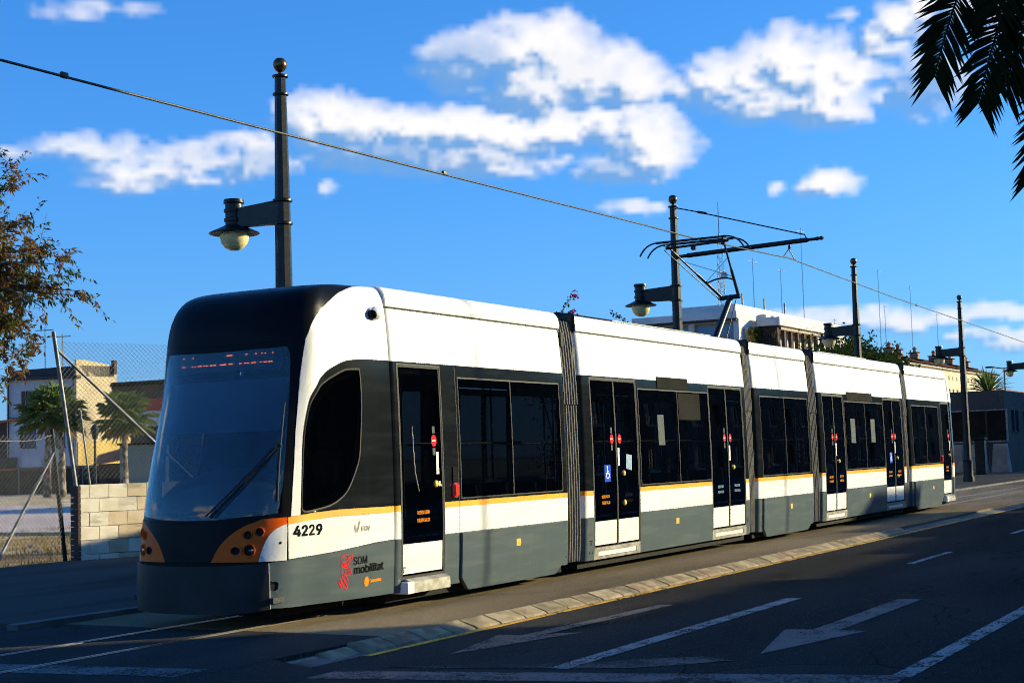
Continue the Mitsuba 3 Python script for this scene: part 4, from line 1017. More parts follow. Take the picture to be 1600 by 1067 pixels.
for lab, py in POSTS:
    t = thing('lamp_post', lab, 'lamp post', 'lamp posts along the tram track')
    part(t, 'post', MB().lathe([(.19, -.1), (.185, .9), (.168, 1.0), (.15, 4.0), (.133, 6.0), (.095, 8.36)], (PX, py, 0), 8), 'iron')
    bs = MB().lathe([(.26, -.1), (.26, .25), (.22, .32), (.22, .95), (.24, 1.0), (.20, 1.06), (.17, 1.08)], (PX, py, 0), 16); part(t, 'base', bs, 'iron', smooth=30)
    for z, r, d in ((5.84, .168, .03), (6.23, .168, .03), (8.05, .135, .025), (8.36, .135, .025)): part(t, 'collar', MB().lathe([(r - .03, -d), (r, -d * .6), (r, d * .6), (r - .03, d)], (PX, py, z), 16), 'iron', smooth=30)
    part(t, 'finial', MB().lathe([(.09, 0), (.04, .03), (.035, .06), (.075, .09), (.108, .14), (.12, .19), (.108, .25), (.07, .295), (0, .31)], (PX, py, 8.37), 20), 'brass', smooth=True)
    br = MB().prism(Pg((-.1, -.20), (-.1, .20), (-.9, .155), (-1.13, .15), (-1.13, -.12), (-.95, -.17)), -.075, .075, (PX, py, 6.04), EX, EZ, EY); part(t, 'bracket', br, 'iron')
    cap_ = MB().lathe([(0, .29), (.17, .28), (.18, .22), (.15, .20), (.15, .12), (.172, .11), (.172, .06), (.15, .05), (.15, -.04), (.172, -.05), (.172, -.10), (.15, -.11), (.15, -.16), (.20, -.19), (.42, -.29), (.435, -.305), (.42, -.315), (.24, -.27), (0, -.25)], (PX - 1.05, py, 6.08), 32)
    part(t, 'lamp_shade', cap_, 'iron', smooth=35)
    gl = MB().lathe([(.23, -.255), (.245, -.31), (.248, -.38), (.225, -.47), (.165, -.55), (.085, -.592), (0, -.602)], (PX - 1.05, py, 6.08), 28); part(t, 'globe', gl, 'globe', smooth=True)
    if 30 < py < 40:
        part(t, 'bracket_arm', MB().tube([(PX + .1, py, 7.0), (PX + .35, py, 7.01), (PX + .36, py, 7.01), (-.55, py, 7.11), (-.50, py, 7.11), (-.2, py, 7.12)], [.045, .045, .062, .062, .04, .04], 12), 'iron', smooth=30)
        part(t, 'arm_tip', MB().lathe([(.0, .1), (.045, .07), (.055, .02), (.03, -.03), (.05, -.05), (.05, -.1)], (-.2, py, 7.12), 14, (1, 0, .02)), 'iron', smooth=30)
        gw = MB().tube([(PX + .08, py, 8.32), (PX + .55, py, 8.19), (-.60, py, 7.25), (-.56, py, 7.15)], .017, 6); gw.tube([(PX + .7, py, 8.145), (PX + .95, py, 8.08)], .035, 8); part(t, 'guy_wire', gw, 'iron', smooth=True)
        hg = MB().tube([(-1.02, py, 7.04), (-1.02, py, 6.93), (-1.05, py - .02, 6.91)], .022, 6); hg.tube([(-1.04, py, 6.92), (-1.0, py - .55, 6.665)], .014, 6); hg.tube([(-1.04, py, 6.92), (-.97, py + .2, 6.68)], .014, 6); hg.tube([(-1.0, py - .6, 6.655), (-.97, py + .3, 6.67)], .016, 6)
        hg.lathe([(.0, .06), (.035, .03), (.035, -.03), (0, -.06)], (-1.02, py, 6.97), 10); part(t, 'hanger', hg, 'iron', smooth=True)
wp = np.array([(.15, -6, 5.74), (.1, 2, 5.78), (0, 10.16, 5.82), (0, 14.6, 5.87), (0, 18.3, 5.93), (-.03, 25.3, 6.06), (-.06, 28, 6.10), (-.34, 31.0, 6.28), (-.97, 36.75, 6.655), (-.7, 45.3, 6.34), (-.3, 54, 6.05), (0, 62.6, 5.80), (.2, 85, 5.6), (0, 140, 5.6)])
wm = MB().tube(wp, .015, 6)
for yy, x, z in ((11.0, 0, 5.84), (18.4, 0, 5.95), (48, -.6, 6.26)): wm.rbox((x - .022, yy - .05, z - .028), (x + .022, yy + .05, z + .034), .01)
solo('overhead_wire', wm, 'wire', 'single dark overhead wire running along above the tram', 'overhead wire', smooth=True)

# ------------------------------------------------------------------ block wall and chain link fences
W0 = np.array([-10.4, 21.45, 0.]); WD = np.array([.34, .94, 0]); WD /= np.linalg.norm(WD); WN = np.array([WD[1], -WD[0], 0])
t = thing('block_wall', 'low wall of pale concrete blocks beside the tram nose', 'wall')
core = MB().obox(W0 + WD * 2.0 - WN * .16 + [0, 0, .68], (WD, WN, EZ), (1.99, .125, .80)); part(t, 'mortar_core', core, 'mortar')
wr_ = random.Random(11)
H, LB = .272, .405
for c in range(6):
    u = -(.5 if c % 2 else 0.) * LB; z = -.11 + c * H
    while u < 4.0:
        a, b = max(u, 0), min(u + LB, 4.0)
        if b - a > .06:
            pts = []; g = .006; pr_ = .012 * (wr_.random() - .4)
            for s in (a + g, b - g):
                for d in (-.045, .004 + pr_):
                    for zz in (z + g, z + H - g): pts.append(W0 + WD * (s + .010 * (wr_.random() - .5)) + WN * d + EZ * (zz + .010 * (wr_.random() - .5)))
            hm = m3.Manifold.hull_points(np.array(pts)).to_mesh()
            if c == 1 and wr_.random() < .3: ms = 'block_3'
            else: ms = 'block_0' if (a < .62 - .04 * (5 - c) and wr_.random() < .85) else f'block_{wr_.choice([1, 1, 1, 2, 3])}'
            part(t, 'brick', trimesh.Trimesh(hm.vert_properties[:, :3], hm.tri_verts, process=False), ms)
        u += LB
# brick end of the wall
for c in range(14):
    z = -.1 + c * .115
    for k in range(1):
        o = W0 - WD * .012 - WN * .15
        part(t, 'end_brick', MB().obox(o + EZ * (z + .05), (WD, WN, EZ), (.03, .165 + .004 * (c % 2), .051)), 'dark_brick')


def chain_mesh(p0, d, L, z0, z1, s=.085, r=.0035, tilt=(0, 0, 0)):
    """diamond mesh between two heights along direction d: thin wires both ways"""
    m = MB(); h = z1 - z0; n = int((L + h) / s); tl = np.array(tilt, float)
    for k in range(n + 1):
        for sg in (1, -1):
            u0 = k * s - h
            a, b = (u0, z0), (u0 + h, z1)
            if a[0] < 0: a = (0, z0 - u0)
            if b[0] > L: b = (L, z1 - (u0 + h - L))
            if a[0] > L or b[0] < 0 or b[0] - a[0] < .02: continue
            if sg < 0: a, b = (L - a[0], a[1]), (L - b[0], b[1])
            q = [p0 + d * uu + EZ * zz + tl * (zz - z0) for uu, zz in (a, b)]
            m.tube(q, r, 3, cap=False)
    return m


FD = np.array([WD[0], WD[1], 0]); F0 = W0 - WN * .42 + WD * .12
t = thing('chain_link_fence', 'tall chain link fence with a diagonal brace standing behind the block wall', 'fence', 'chain link fences')
LN = np.array([-.075, -.11, 0])
part(t, 'post', MB().tube([F0 + EZ * .1 - LN * 1.4, F0 + EZ * 4.55 + LN * 3.1], .04, 10), 'galvanised', smooth=True)
part(t, 'brace', MB().tube([F0 + EZ * 4.2 + LN * 2.7, F0 + FD * 2.6 + EZ * 1.55], .03, 10), 'galvanised', smooth=True)
part(t, 'post', MB().tube([F0 + WD * .3 + WN * .05 + EZ * 1.3, F0 + WD * .22 + WN * .05 + EZ * 3.0 + LN], .02, 8), 'galvanised', smooth=True)
part(t, 'wire_mesh', chain_mesh(F0 + LN * .5, FD, 5.0, 1.62, 4.35, .10, .0036, LN * .65), 'mesh_wire', kind='stuff')
part(t, 'post', MB().tube([F0 + FD * 5.0, F0 + FD * 5.0 + EZ * 4.45], .048, 10), 'galvanised', smooth=True)
P0 = np.array([-10.62, 21.3, 0]); PD = np.array([.02, -1., 0]); PD /= np.linalg.norm(PD)
t = thing('chain_link_fence', 'low chain link fence with a leaning brace left of the block wall', 'fence', 'chain link fences')
part(t, 'post', MB().tube([P0 - EZ * .1, P0 + EZ * 2.62 + [-.1, -.25, 0]], .042, 10), 'iron', smooth=True)
part(t, 'brace', MB().tube([P0 + EZ * 2.2 + [-.08, -.2, 0], P0 + PD * 1.9 - EZ * .1], .032, 10), 'galvanised', smooth=True)
part(t, 'wire_mesh', chain_mesh(P0 + PD * .05, PD, 5.5, -.05, 2.5, .10, .0036), 'mesh_wire', kind='stuff')
tw_ = np.linspace(0, 5.5, 12); part(t, 'top_wire', MB().tube([P0 + PD * s + EZ * (2.52 - .16 * math.sin(min(s, 2.8) / 2.8 * math.pi) + .02 * math.sin(s * 9)) + np.array([-.09, -.2, 0]) * max(0, 1 - s) for s in tw_], .008, 5), 'galvanised', smooth=True)
part(t, 'post', MB().tube([P0 + PD * 5.5 - EZ * .1, P0 + PD * 5.5 + EZ * 2.6], .042, 10), 'iron', smooth=True)


# ------------------------------------------------------------------ vegetation


def leaf_quads(pos, dirs, L, W, rg, droop=.2):
    """one bent leaf of two quads per position"""
    n = len(pos); dirs = dirs / np.linalg.norm(dirs, axis=1, keepdims=True)
    side = np.cross(dirs, rg.normal(size=(n, 3))); side /= np.linalg.norm(side, axis=1, keepdims=True) + 1e-9
    L = np.broadcast_to(L, n)[:, None]; W = np.broadcast_to(W, n)[:, None]; dn = np.array([0, 0, -1.])
    a = pos; m = pos + dirs * L * .5; e = pos + dirs * L + dn * L * droop
    V = np.stack([a, m + side * W, e, m - side * W], 1).reshape(-1, 3)
    i = np.arange(n)[:, None] * 4
    F = np.vstack([i + [0, 1, 2], i + [0, 2, 3]])
    return V, F


def frond(mb_, base, mid, tip, n, ll, lw, rg, up=(0, 0, 1), hang=.35):
    """feather frond: leaflets in two rows along a curved midrib"""
    c = bez(base, mid, tip, n); tan = np.gradient(c, axis=0); tan /= np.linalg.norm(tan, axis=1, keepdims=True)
    sidev = np.cross(tan, np.asarray(up, float)); sidev /= np.linalg.norm(sidev, axis=1, keepdims=True) + 1e-9
    nrm = np.cross(sidev, tan)
    V, F = [], []
    for i in range(2, n):
        s = i / (n - 1); l = ll * (.35 + .65 * math.sin(min(1, s * 1.6 + .1) * math.pi / 2)) * (1 - .45 * max(0, s - .6) / .4)
        for sg in (-1, 1):
            fwd = .40 + 1.1 * s ** 5
            d = sidev[i] * sg + tan[i] * (fwd + .15 * rg.normal()) + nrm[i] * (.22 + .12 * rg.normal()); d /= np.linalg.norm(d)
            p = c[i]; q = p + d * l + np.array([0, 0, -l * hang * (.6 + .5 * rg.random())]); m_ = p + d * l * .5 + np.array([0, 0, -l * hang * .12])
            w = np.cross(d, nrm[i]); w = w / (np.linalg.norm(w) + 1e-9) * lw
            k = len(V); V += [p - w * .4, p + w * .4, m_ + w, q, m_ - w]; F += [(k, k + 1, k + 2), (k, k + 2, k + 4), (k + 4, k + 2, k + 3)]
    mb_.add(V, F); return c


# date palm whose fronds hang into the top right corner; its trunk stands on the pavement beside the camera
rg = np.random.default_rng(31)
PC_ = np.array([10.5, 15.0, 6.7])
t = thing('date_palm', 'dark date palm whose long fronds hang into the top right corner of the picture', 'palm tree')
part(t, 'trunk', MB().tube([(10.6, 15.1, 0), (10.55, 15.05, 3), (10.5, 15.0, 6.0), (10.5, 15.0, 6.6)], [.42, .34, .34, .28], 16), 'palm_bark', smooth=True)
tips = []
for x, y, z, ux, uy, uz in ((8.51, 11.97, 4.62, .60, .45, 2.6), (8.80, 12.16, 4.40, .62, .5, 2.7), (8.98, 12.32, 4.52, .75, .5, 2.6), (9.16, 12.42, 3.82, .55, .5, 2.7), (9.05, 12.8, 5.6, .6, .6, 1.9), (9.36, 12.3, 4.0, .5, .5, 2.8), (8.72, 12.4, 5.5, .6, .6, 2.0), (9.0, 12.0, 5.1, .6, .5, 2.4), (9.35, 12.6, 4.9, .5, .5, 2.4), (9.30, 12.5, 3.9, .4, .5, 2.8), (9.42, 12.4, 4.4, .45, .5, 2.6)):
    tips.append(((x + .06 + ux, y + uy, z + .12 + uz), (x + .06, y, z + .12)))
for k in range(26):
    a = k * 2.4 + .3; tl = rg.random()
    if -2.9 < math.atan2(math.sin(a), math.cos(a)) < -1.0: continue
    if math.cos(a) < -.35 and tl < .75: tl = .8 + .2 * rg.random()
    R1, R2 = 1.6, 2.9 + .5 * rg.random()
    tips.append((PC_ + np.array([math.cos(a) * R1, math.sin(a) * R1, .6 + 1.7 * tl]), PC_ + np.array([math.cos(a) * R2, math.sin(a) * R2, -1.2 + 3.2 * tl])))
for m_, e_ in tips:
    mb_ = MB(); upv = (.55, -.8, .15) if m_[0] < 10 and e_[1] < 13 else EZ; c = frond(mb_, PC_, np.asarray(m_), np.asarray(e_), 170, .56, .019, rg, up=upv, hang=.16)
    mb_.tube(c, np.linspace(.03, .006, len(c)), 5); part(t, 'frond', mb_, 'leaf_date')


def fan_palm(x, y, z0, h, label, seed, trunks=((0, 0),), crown_r=1.9, nf=46):
    rg = np.random.default_rng(seed); t = thing('fan_palm', label, 'palm tree', 'fan palms beyond the empty lot')
    for dx, dy in trunks:
        part(t, 'trunk', MB().tube([(x + dx, y + dy, z0), (x + dx, y + dy, z0 + h * .5), (x + dx * .5, y + dy * .5, z0 + h)], [.30, .21, .20], 12), 'palm_bark', smooth=True)
    c0 = np.array([x, y, z0 + h])
    for k in range(nf):
        ph = k * 2.39996; el = 1.25 - 2.0 * (k + .5) / nf + .1 * rg.normal()
        dry = el < -.62
        d = np.array([math.cos(el) * math.cos(ph), math.cos(el) * math.sin(ph), math.sin(el)]); pl = crown_r * (.42 + .14 * rg.random())
        hub = c0 + d * pl + np.array([0, 0, .25 - .1 * pl]); fl = crown_r * .55
        side = np.cross(d, EZ); side /= np.linalg.norm(side) + 1e-9; up = np.cross(side, d)
        mb_ = MB().tube([c0 + d * .1, hub], .025, 4, cap=False); V, F = [], []
        nb = 15
        for j in range(nb):
            a = (j / (nb - 1) - .5) * 3.6
            dd = d * math.cos(a) + side * math.sin(a) + up * (.25 * math.cos(a) - .12); dd /= np.linalg.norm(dd); l = fl * (1 - .18 * abs(a) / 1.8) * (.9 + .2 * rg.random())
            w = np.cross(dd, up); w = w / (np.linalg.norm(w) + 1e-9) * .075
            m_ = hub + dd * l * .6; e = hub + dd * l + np.array([0, 0, -.28 * l * (.5 + rg.random())])
            q = len(V); V += [hub, m_ - w, e, m_ + w]; F += [(q, q + 1, q + 2), (q, q + 2, q + 3)]
        mb_.add(V, F); part(t, 'frond', mb_, 'leaf_dry' if dry else 'leaf_fan')


fan_palm(-71.9, 79.7, -.1, 6.1, 'bushy fan palm with twin trunks in front of the shaded pale house', 3, ((-.45, -.2), (.55, .3)), 2.7, 44)
fan_palm(-67.3, 82.2, -.1, 5.6, 'fan palm with one slim trunk in front of the sunlit beige gable', 9, ((0, 0),), 2.5, 32)


# broadleaf tree with browning leaves at the left edge
rg = np.random.default_rng(12)
t = thing('broadleaf_tree', 'tree with browning autumn leaves at the left edge of the picture', 'tree')
TB = np.array([-13.3, 19.2, 0.]); CC = np.array([-12.95, 19.5, 5.75])
part(t, 'trunk', MB().tube([TB - EZ * .15, TB + [0, 0, 1.5], TB + [.1, .1, 3.2], CC + [0, 0, -.4]], [.24, .19, .15, .09], 10), 'bark', smooth=True)
ends = []
TD = RIGHT[:2] / np.linalg.norm(RIGHT[:2])
for k in range(64):
    a = rg.random() * 6.283; e = -.75 + 2.1 * rg.random(); r = 1.9 + 1.0 * rg.random()
    d = np.array([math.cos(a) * math.cos(e), math.sin(a) * math.cos(e), math.sin(e)])
    ends.append(CC + d * r * np.array([1.05, 1.05, .95]))
# the boughs that reach out towards the fence
reach = [(3.05, -.15, .1), (2.75, .45, .3), (3.25, .1, -.3), (3.45, -.45, .2), (2.4, -1.15, .1), (2.55, 1.0, 0), (2.1, 1.75, .2), (2.9, -.7, -.2), (1.7, 2.3, 0), (2.0, -1.7, .2), (2.3, .1, 0), (2.2, -.6, .4), (1.8, .9, .1), (2.6, -.2, .5), (2.05, 1.3, -.3), (1.9, -1.25, -.4), (2.6, .7, -.5), (2.3, -1.6, 0), (1.5, -1.9, .1), (1.6, -2.15, .3), (3.6, -.38, .1), (2.0, .45, .2), (1.6, .2, -.2), (1.7, -.8, 0), (1.3, 1.6, .3), (1.35, -1.3, .2)]
for u, v, w in reach: u *= .92; ends.append(CC + np.array([TD[0] * u - TD[1] * w, TD[1] * u + TD[0] * w, v - .1]))
tips_, bm = [], MB()
for e in ends:
    st = CC + (e - CC) * .06 + [0, 0, -.5 * rg.random()]; mid = (st + e) / 2 + rg.normal(size=3) * .22 + [0, 0, .25]
    c = bez(st, mid, e, 7); bm.tube(c, np.linspace(.042, .008, 7), 5, cap=False)
    for s in (3, 4, 5, 6):
        for q in range(3):
            d = rg.normal(size=3) * .5 + (e - CC) / np.linalg.norm(e - CC) * .45; l = .22 + .35 * rg.random(); p2 = c[s] + d * l
            bm.tube([c[s], p2], [.006, .003], 3, cap=False); tips_.append((c[s], p2))
part(t, 'branches', bm, 'bark', smooth=True)
P_, D_ = [[], [], [], []], [[], [], [], []]
for a, b in tips_:
    if rg.random() < .06: continue
    mt = 0 if rg.random() < .36 else (1 if rg.random() < .78 else 2)
    for q in range(int(16 + 13 * rg.random())):
        s = .15 + .9 * rg.random(); P_[mt].append(a + (b - a) * s + rg.normal(size=3) * .035); d = (b - a) / np.linalg.norm(b - a) * .5 + rg.normal(size=3) * .55 + [0, 0, -.35]; D_[mt].append(d)
for i, bs in enumerate(('leaf_green', 'leaf_brown', 'leaf_yellow')):
    pp, dd = np.array(P_[i]), np.array(D_[i]); v, f = leaf_quads(pp, dd, (.08 + .08 * rg.random(len(pp))), .021, rg, .15); part(t, 'crown', MB().add(v, f), bs, kind='stuff')


def shrub(name, label, cat, c, r, n, bs, seed, leaf=.1, group=None, twigs=24, flat=.85):
    rg = np.random.default_rng(seed); t = thing(name, label, cat, group); c = np.asarray(c, float); r = np.asarray(r, float)
    tm_ = MB(); P, D = [], []
    for k in range(twigs):
        d = rg.normal(size=3); d[2] = abs(d[2]) * .8 - .1; d /= np.linalg.norm(d); e = c + d * r * (.7 + .5 * rg.random())
        q = bez([c[0] + (e[0] - c[0]) * .3, c[1] + (e[1] - c[1]) * .3, 0], (c + e) / 2, e, 6); tm_.tube(q, np.linspace(.03, .006, 6), 4, cap=False)
    nc = max(12, n // 90)
    for k in range(nc):
        d = rg.normal(size=3); d /= np.linalg.norm(d); o = c + d * r * (.35 + .65 * rg.random() ** .5); k2 = n // nc; s = r.min() * (.14 + .2 * rg.random())
        P.append(o + rg.normal(size=(k2, 3)) * s); D.append(rg.normal(size=(k2, 3)) + [0, 0, .2])
    P = np.vstack(P); D = np.vstack(D); P[:, 2] = np.maximum(P[:, 2], .05)
    part(t, 'stem', tm_, 'leaf_twig'); v, f = leaf_quads(P, D, leaf * (.7 + .6 * rg.random(len(P))), leaf * .3, rg, .1); part(t, 'crown', MB().add(v, f), bs, kind='stuff'); return t


# bougainvillea and bushes behind the tram
tb_ = shrub('bougainvillea', 'bougainvillea whose flowering sprays poke up above the tram roof', 'shrub', (-5.9, 34.0, 3.2), (.8, 1.6, 1.9), 2600, 'leaf_hedge', 41, .09)
rg = np.random.default_rng(2)
for pts, fl in (([(-6, 33.3, 4.9), (-6, 33.6, 5.5), (-6, 34.4, 5.93)], 1), ([(-6, 34.0, 4.9), (-6, 34.2, 5.45)], 1), ([(-6, 38.0, 5.2), (-6, 37.5, 5.52), (-6, 36.6, 5.64)], 0), ([(-6.2, 33.9, 4.6), (-6.2, 33.85, 5.4)], 0)):
    c = bez(pts[0], pts[len(pts) // 2], pts[-1], 12); part(tb_, 'spray', MB().tube(c, np.linspace(.012, .005, 12), 4), 'leaf_twig')
    pp = np.repeat(c[3:], 4, 0) + rg.normal(size=(36, 3)) * .025; v, f = leaf_quads(pp, rg.normal(size=(36, 3)), .085, .03, rg); part(tb_, 'leaves', MB().add(v, f), 'leaf_hedge', kind='stuff')
    if fl: pp = c[-1] + rg.normal(size=(26, 3)) * [.03, .1, .05]; v, f = leaf_quads(pp, rg.normal(size=(26, 3)), .09, .035, rg); part(tb_, 'flower', MB().add(v, f), 'flower')
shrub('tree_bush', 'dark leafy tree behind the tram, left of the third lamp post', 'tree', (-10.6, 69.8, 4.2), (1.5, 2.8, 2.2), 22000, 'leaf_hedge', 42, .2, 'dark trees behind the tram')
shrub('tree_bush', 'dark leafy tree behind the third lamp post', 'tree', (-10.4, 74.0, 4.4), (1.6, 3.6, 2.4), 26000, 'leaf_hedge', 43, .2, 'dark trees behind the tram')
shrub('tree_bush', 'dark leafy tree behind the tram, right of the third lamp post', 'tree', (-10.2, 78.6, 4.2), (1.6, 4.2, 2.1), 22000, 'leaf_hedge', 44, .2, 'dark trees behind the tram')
sp_ = [k for k in labels if k.startswith('tree_bush')]
for tk, a, b in ((sp_[1], (-10.4, 73.2, 6.4), (-10.4, 75.6, 7.9)), (sp_[0], (-10.6, 68.5, 5.8), (-10.6, 70.5, 7.4)), (sp_[2], (-10.2, 76.0, 6.0), (-10.2, 76.8, 7.7))):
    c = bez(a, (np.array(a) + b) / 2 + [0, .2, .4], b, 9); part(tk, 'spray', MB().tube(c, np.linspace(.03, .01, 9), 4), 'leaf_twig'); pp = np.repeat(c, 3, 0) + rg.normal(size=(27, 3)) * .07; v, f = leaf_quads(pp, rg.normal(size=(27, 3)), .2, .07, rg); part(tk, 'leaves', MB().add(v, f), 'leaf_hedge', kind='stuff')
# spiky palm above the shaded wall at the right
rg = np.random.default_rng(8); t = thing('spiky_palm', 'low spiky palm crown above the shaded grey wall near the right edge', 'palm tree'); c0 = np.array([-10.4, 106.0, 5.3]); part(t, 'trunk', MB().tube([(-10.4, 106, -.1), c0], [.3, .25], 10), 'palm_bark', smooth=True)
for k in range(70):
    a = k * 2.4; e = 1.35 - 1.2 * k / 70; L = 1.7 + .6 * rg.random(); d = np.array([math.cos(a) * math.cos(e), math.sin(a) * math.cos(e), math.sin(e)])
    w = np.cross(d, EZ); w /= np.linalg.norm(w); m_ = c0 + d * L * .55; tp = c0 + d * L - EZ * .12 * L
    part(t, 'leaf', MB().add([c0 - w * .05, c0 + w * .05, m_ + w * .09, tp, m_ - w * .09, m_ + EZ * .05], [[0, 1, 5], [1, 2, 5], [2, 3, 5], [3, 4, 5], [4, 0, 5]]), 'leaf_fan')


# ------------------------------------------------------------------ buildings


def slabwall(mb_, x0, x1, y0, y1, z0, z1): return mb_.box((x0, y0, z0), (x1, y1, z1))


def fwall(p0, d, L, z0, z1, holes, th=.25):
    """wall from p0 along d (outside on the right-hand side of d), with rectangular openings (u0, u1, z0, z1)"""
    n = np.array([d[1], -d[0], 0]); p = sbox(0, z0, L, z1)
    for a, b, c, e in holes: p = p.difference(sbox(a, c, b, e))
    return MB().prism(p, -th, 0, np.array([p0[0], p0[1], 0.]), np.array([d[0], d[1], 0.]), EZ, n)


def fwindow(t, p0, d, h, glass='window_dark', frame='wall_white', fr=.07, dep=.14, mull=1, sill=True, rail=None):
    d3 = np.array([d[0], d[1], 0.]); n = np.array([d[1], -d[0], 0.]); o = np.array([p0[0], p0[1], 0.]); a, b, c, e = h
    p = sbox(a, c, b, e).difference(sbox(a + fr, c + fr, b - fr, e - fr))
    for i in range(1, mull + 1):
        x = a + (b - a) * i / (mull + 1); p = p.union(sbox(x - fr / 2, c, x + fr / 2, e))
    if rail: p = p.union(sbox(a, rail - fr / 2, b, rail + fr / 2))
    k = part(t, 'window', MB().prism(p, -dep - .05, -dep + .02, o, d3, EZ, n), frame)
    part(k, 'pane', MB().prism(sbox(a + fr * .5, c + fr * .5, b - fr * .5, e - fr * .5), -dep - .03, -dep - .01, o, d3, EZ, n), glass)
    if sill: part(k, 'sill', MB().prism(sbox(a - .08, c - .09, b + .08, c - .003), -.1, .06, o, d3, EZ, n), frame)


# beige and pale house at the far left: its gable in the sun, its front in the shade
t = thing('town_house', 'old house with a shaded pale front and a tall sunlit beige gable', 'house')
HA = np.array([-99.9, 109.6]); GD = np.array([.25, .97]); GD /= np.linalg.norm(GD); HF = np.array([-GD[1] * .9, .50]); HF = np.array([-.93, -.36]); HF /= np.linalg.norm(HF)
fh = [(1.2, 2.6, 7.6, 9.9), (4.2, 5.4, 7.6, 9.9), (1.2, 2.6, 4.2, 6.4), (4.3, 5.6, 4.2, 6.4), (1.4, 2.7, .3, 2.6), (4.4, 5.6, .9, 2.6)]
p0 = HA + HF * 7.4; dF = -HF
part(t, 'wall', fwall(p0, dF, 7.4, -.3, 11.2, [(7.4 - b, 7.4 - a, c, e) for a, b, c, e in fh]), 'wall_paleblue')
for a, b, c, e in fh: fwindow(t, p0, dF, (7.4 - b, 7.4 - a, c, e), 'window_dark', 'wall_grey', .1)
gd3 = np.array([GD[0], GD[1], 0]); gn = np.array([GD[1], -GD[0], 0])
gp = Pg((0, -.3), (0, 12.9), (1.2, 12.85), (4.6, 12.3), (4.6, 9.4), (9.2, 9.0), (9.2, -.3)); part(t, 'gable', MB().prism(gp, -.3, 0, (HA[0], HA[1], 0), gd3, EZ, gn), 'wall_beige', label='sunlit windowless beige gable')
part(t, 'lower_wall', MB().prism(Pg((.1, -.3), (.1, 4.6), (9.1, 5.0), (9.1, -.3)), .004, .06, (HA[0], HA[1], 0), gd3, EZ, gn), 'wall_yellow')
part(t, 'roof', MB().prism(Pg((0, 11.2), (0, 12.3), (7.4, 12.0), (7.4, 11.0)), -4.3, -.32, (HA[0], HA[1], 0), np.array([HF[0], HF[1], 0]), EZ, np.array([-GD[0], -GD[1], 0])), 'wall_grey')
part(t, 'eaves', MB().prism(sbox(-.3, 11.0, 7.7, 11.3), -.5, .55, (p0[0], p0[1], 0), np.array([dF[0], dF[1], 0]), EZ, np.array([dF[1], -dF[0], 0])), 'wall_grey')
part(t, 'chimney', MB().box(tuple(np.r_[HA + GD * 4.3 - .2, 11.5]), tuple(np.r_[HA + GD * 4.3 + .2, 12.9])), 'dark_brick')
ans = [(HA + HF * 2.4 + GD * 1, 12.0, 3.6), (HA + HF * 5.2 + GD * 2, 12.0, 4.4)]
for u in (.25, 7.15): q_ = p0 + dF * u; part(t, 'drain_pipe', MB().tube([(q_[0] + .12, q_[1] - .2, -.1), (q_[0] + .12, q_[1] - .2, 11.0)], .07, 6), 'wall_grey', smooth=True)
part(t, 'cable', MB().tube([tuple(np.r_[p0 + dF * .2 + [.1, -.25], 7.3]), tuple(np.r_[p0 + dF * 3.6 + [.1, -.25], 7.05]), tuple(np.r_[p0 + dF * 7.2 + [.1, -.25], 7.25])], .035, 5), 'iron')
for a, b, c, e in fh[:4]: part(t, 'shutter', MB().prism(sbox(7.4 - b - .42, c, 7.4 - b - .02, e), .004, .05, (p0[0], p0[1], 0), np.array([dF[0], dF[1], 0]), EZ, np.array([dF[1], -dF[0], 0])), 'wall_brown')
# dark old houses left of it
t = thing('old_house', 'dark old house with a brick chimney left of the pale house', 'house')
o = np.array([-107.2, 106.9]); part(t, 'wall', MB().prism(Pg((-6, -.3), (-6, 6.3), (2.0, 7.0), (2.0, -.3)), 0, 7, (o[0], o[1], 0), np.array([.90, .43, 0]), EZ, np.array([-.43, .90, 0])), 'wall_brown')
part(t, 'roof', MB().prism(Pg((-6.3, 6.2), (-6.3, 6.45), (2.3, 7.25), (2.3, 7.0)), -.5, 7.2, (o[0], o[1], 0), np.array([.90, .43, 0]), EZ, np.array([-.43, .90, 0])), 'roof_tile')
part(t, 'chimney', MB().obox((-105.4, 108.6, 8.0), (np.array([.9, .43, 0]), np.array([-.43, .9, 0]), EZ), (.95, .7, 1.4)), 'dark_brick')
for k in range(4): part(t, 'shed_front', MB().obox((-110.4 + 2.2 * k, 104.2 + 1.05 * k, 1.6), (np.array([.9, .43, 0]), np.array([-.43, .9, 0]), EZ), (.95, .12, 1.7)), ['wall_paleblue', 'wall_brown', 'wall_grey', 'wall_paleblue'][k])
# low buildings, sheds and walls between the house and the lot
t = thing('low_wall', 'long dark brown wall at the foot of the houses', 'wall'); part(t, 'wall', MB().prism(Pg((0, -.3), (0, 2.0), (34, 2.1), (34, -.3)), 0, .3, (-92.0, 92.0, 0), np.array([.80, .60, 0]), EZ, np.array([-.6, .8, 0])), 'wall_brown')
part(t, 'coping', MB().prism(Pg((-.1, 2.005), (-.1, 2.12), (34, 2.22), (34, 2.105)), -.08, .38, (-92.0, 92.0, 0), np.array([.80, .60, 0]), EZ, np.array([-.6, .8, 0])), 'orange_sheet')
t = thing('shed', 'grey green metal shed behind the slim fan palm', 'shed'); o = np.array([-77.6, 92.4]); sd = np.array([.80, .60, 0]); sn = np.array([.60, -.80, 0])
for k in range(6): part(t, 'panel', MB().prism(sbox(k * .62, -.2, k * .62 + .60, 3.75), 0, .06, (o[0], o[1], 0), sd, EZ, sn), 'green_sheet')
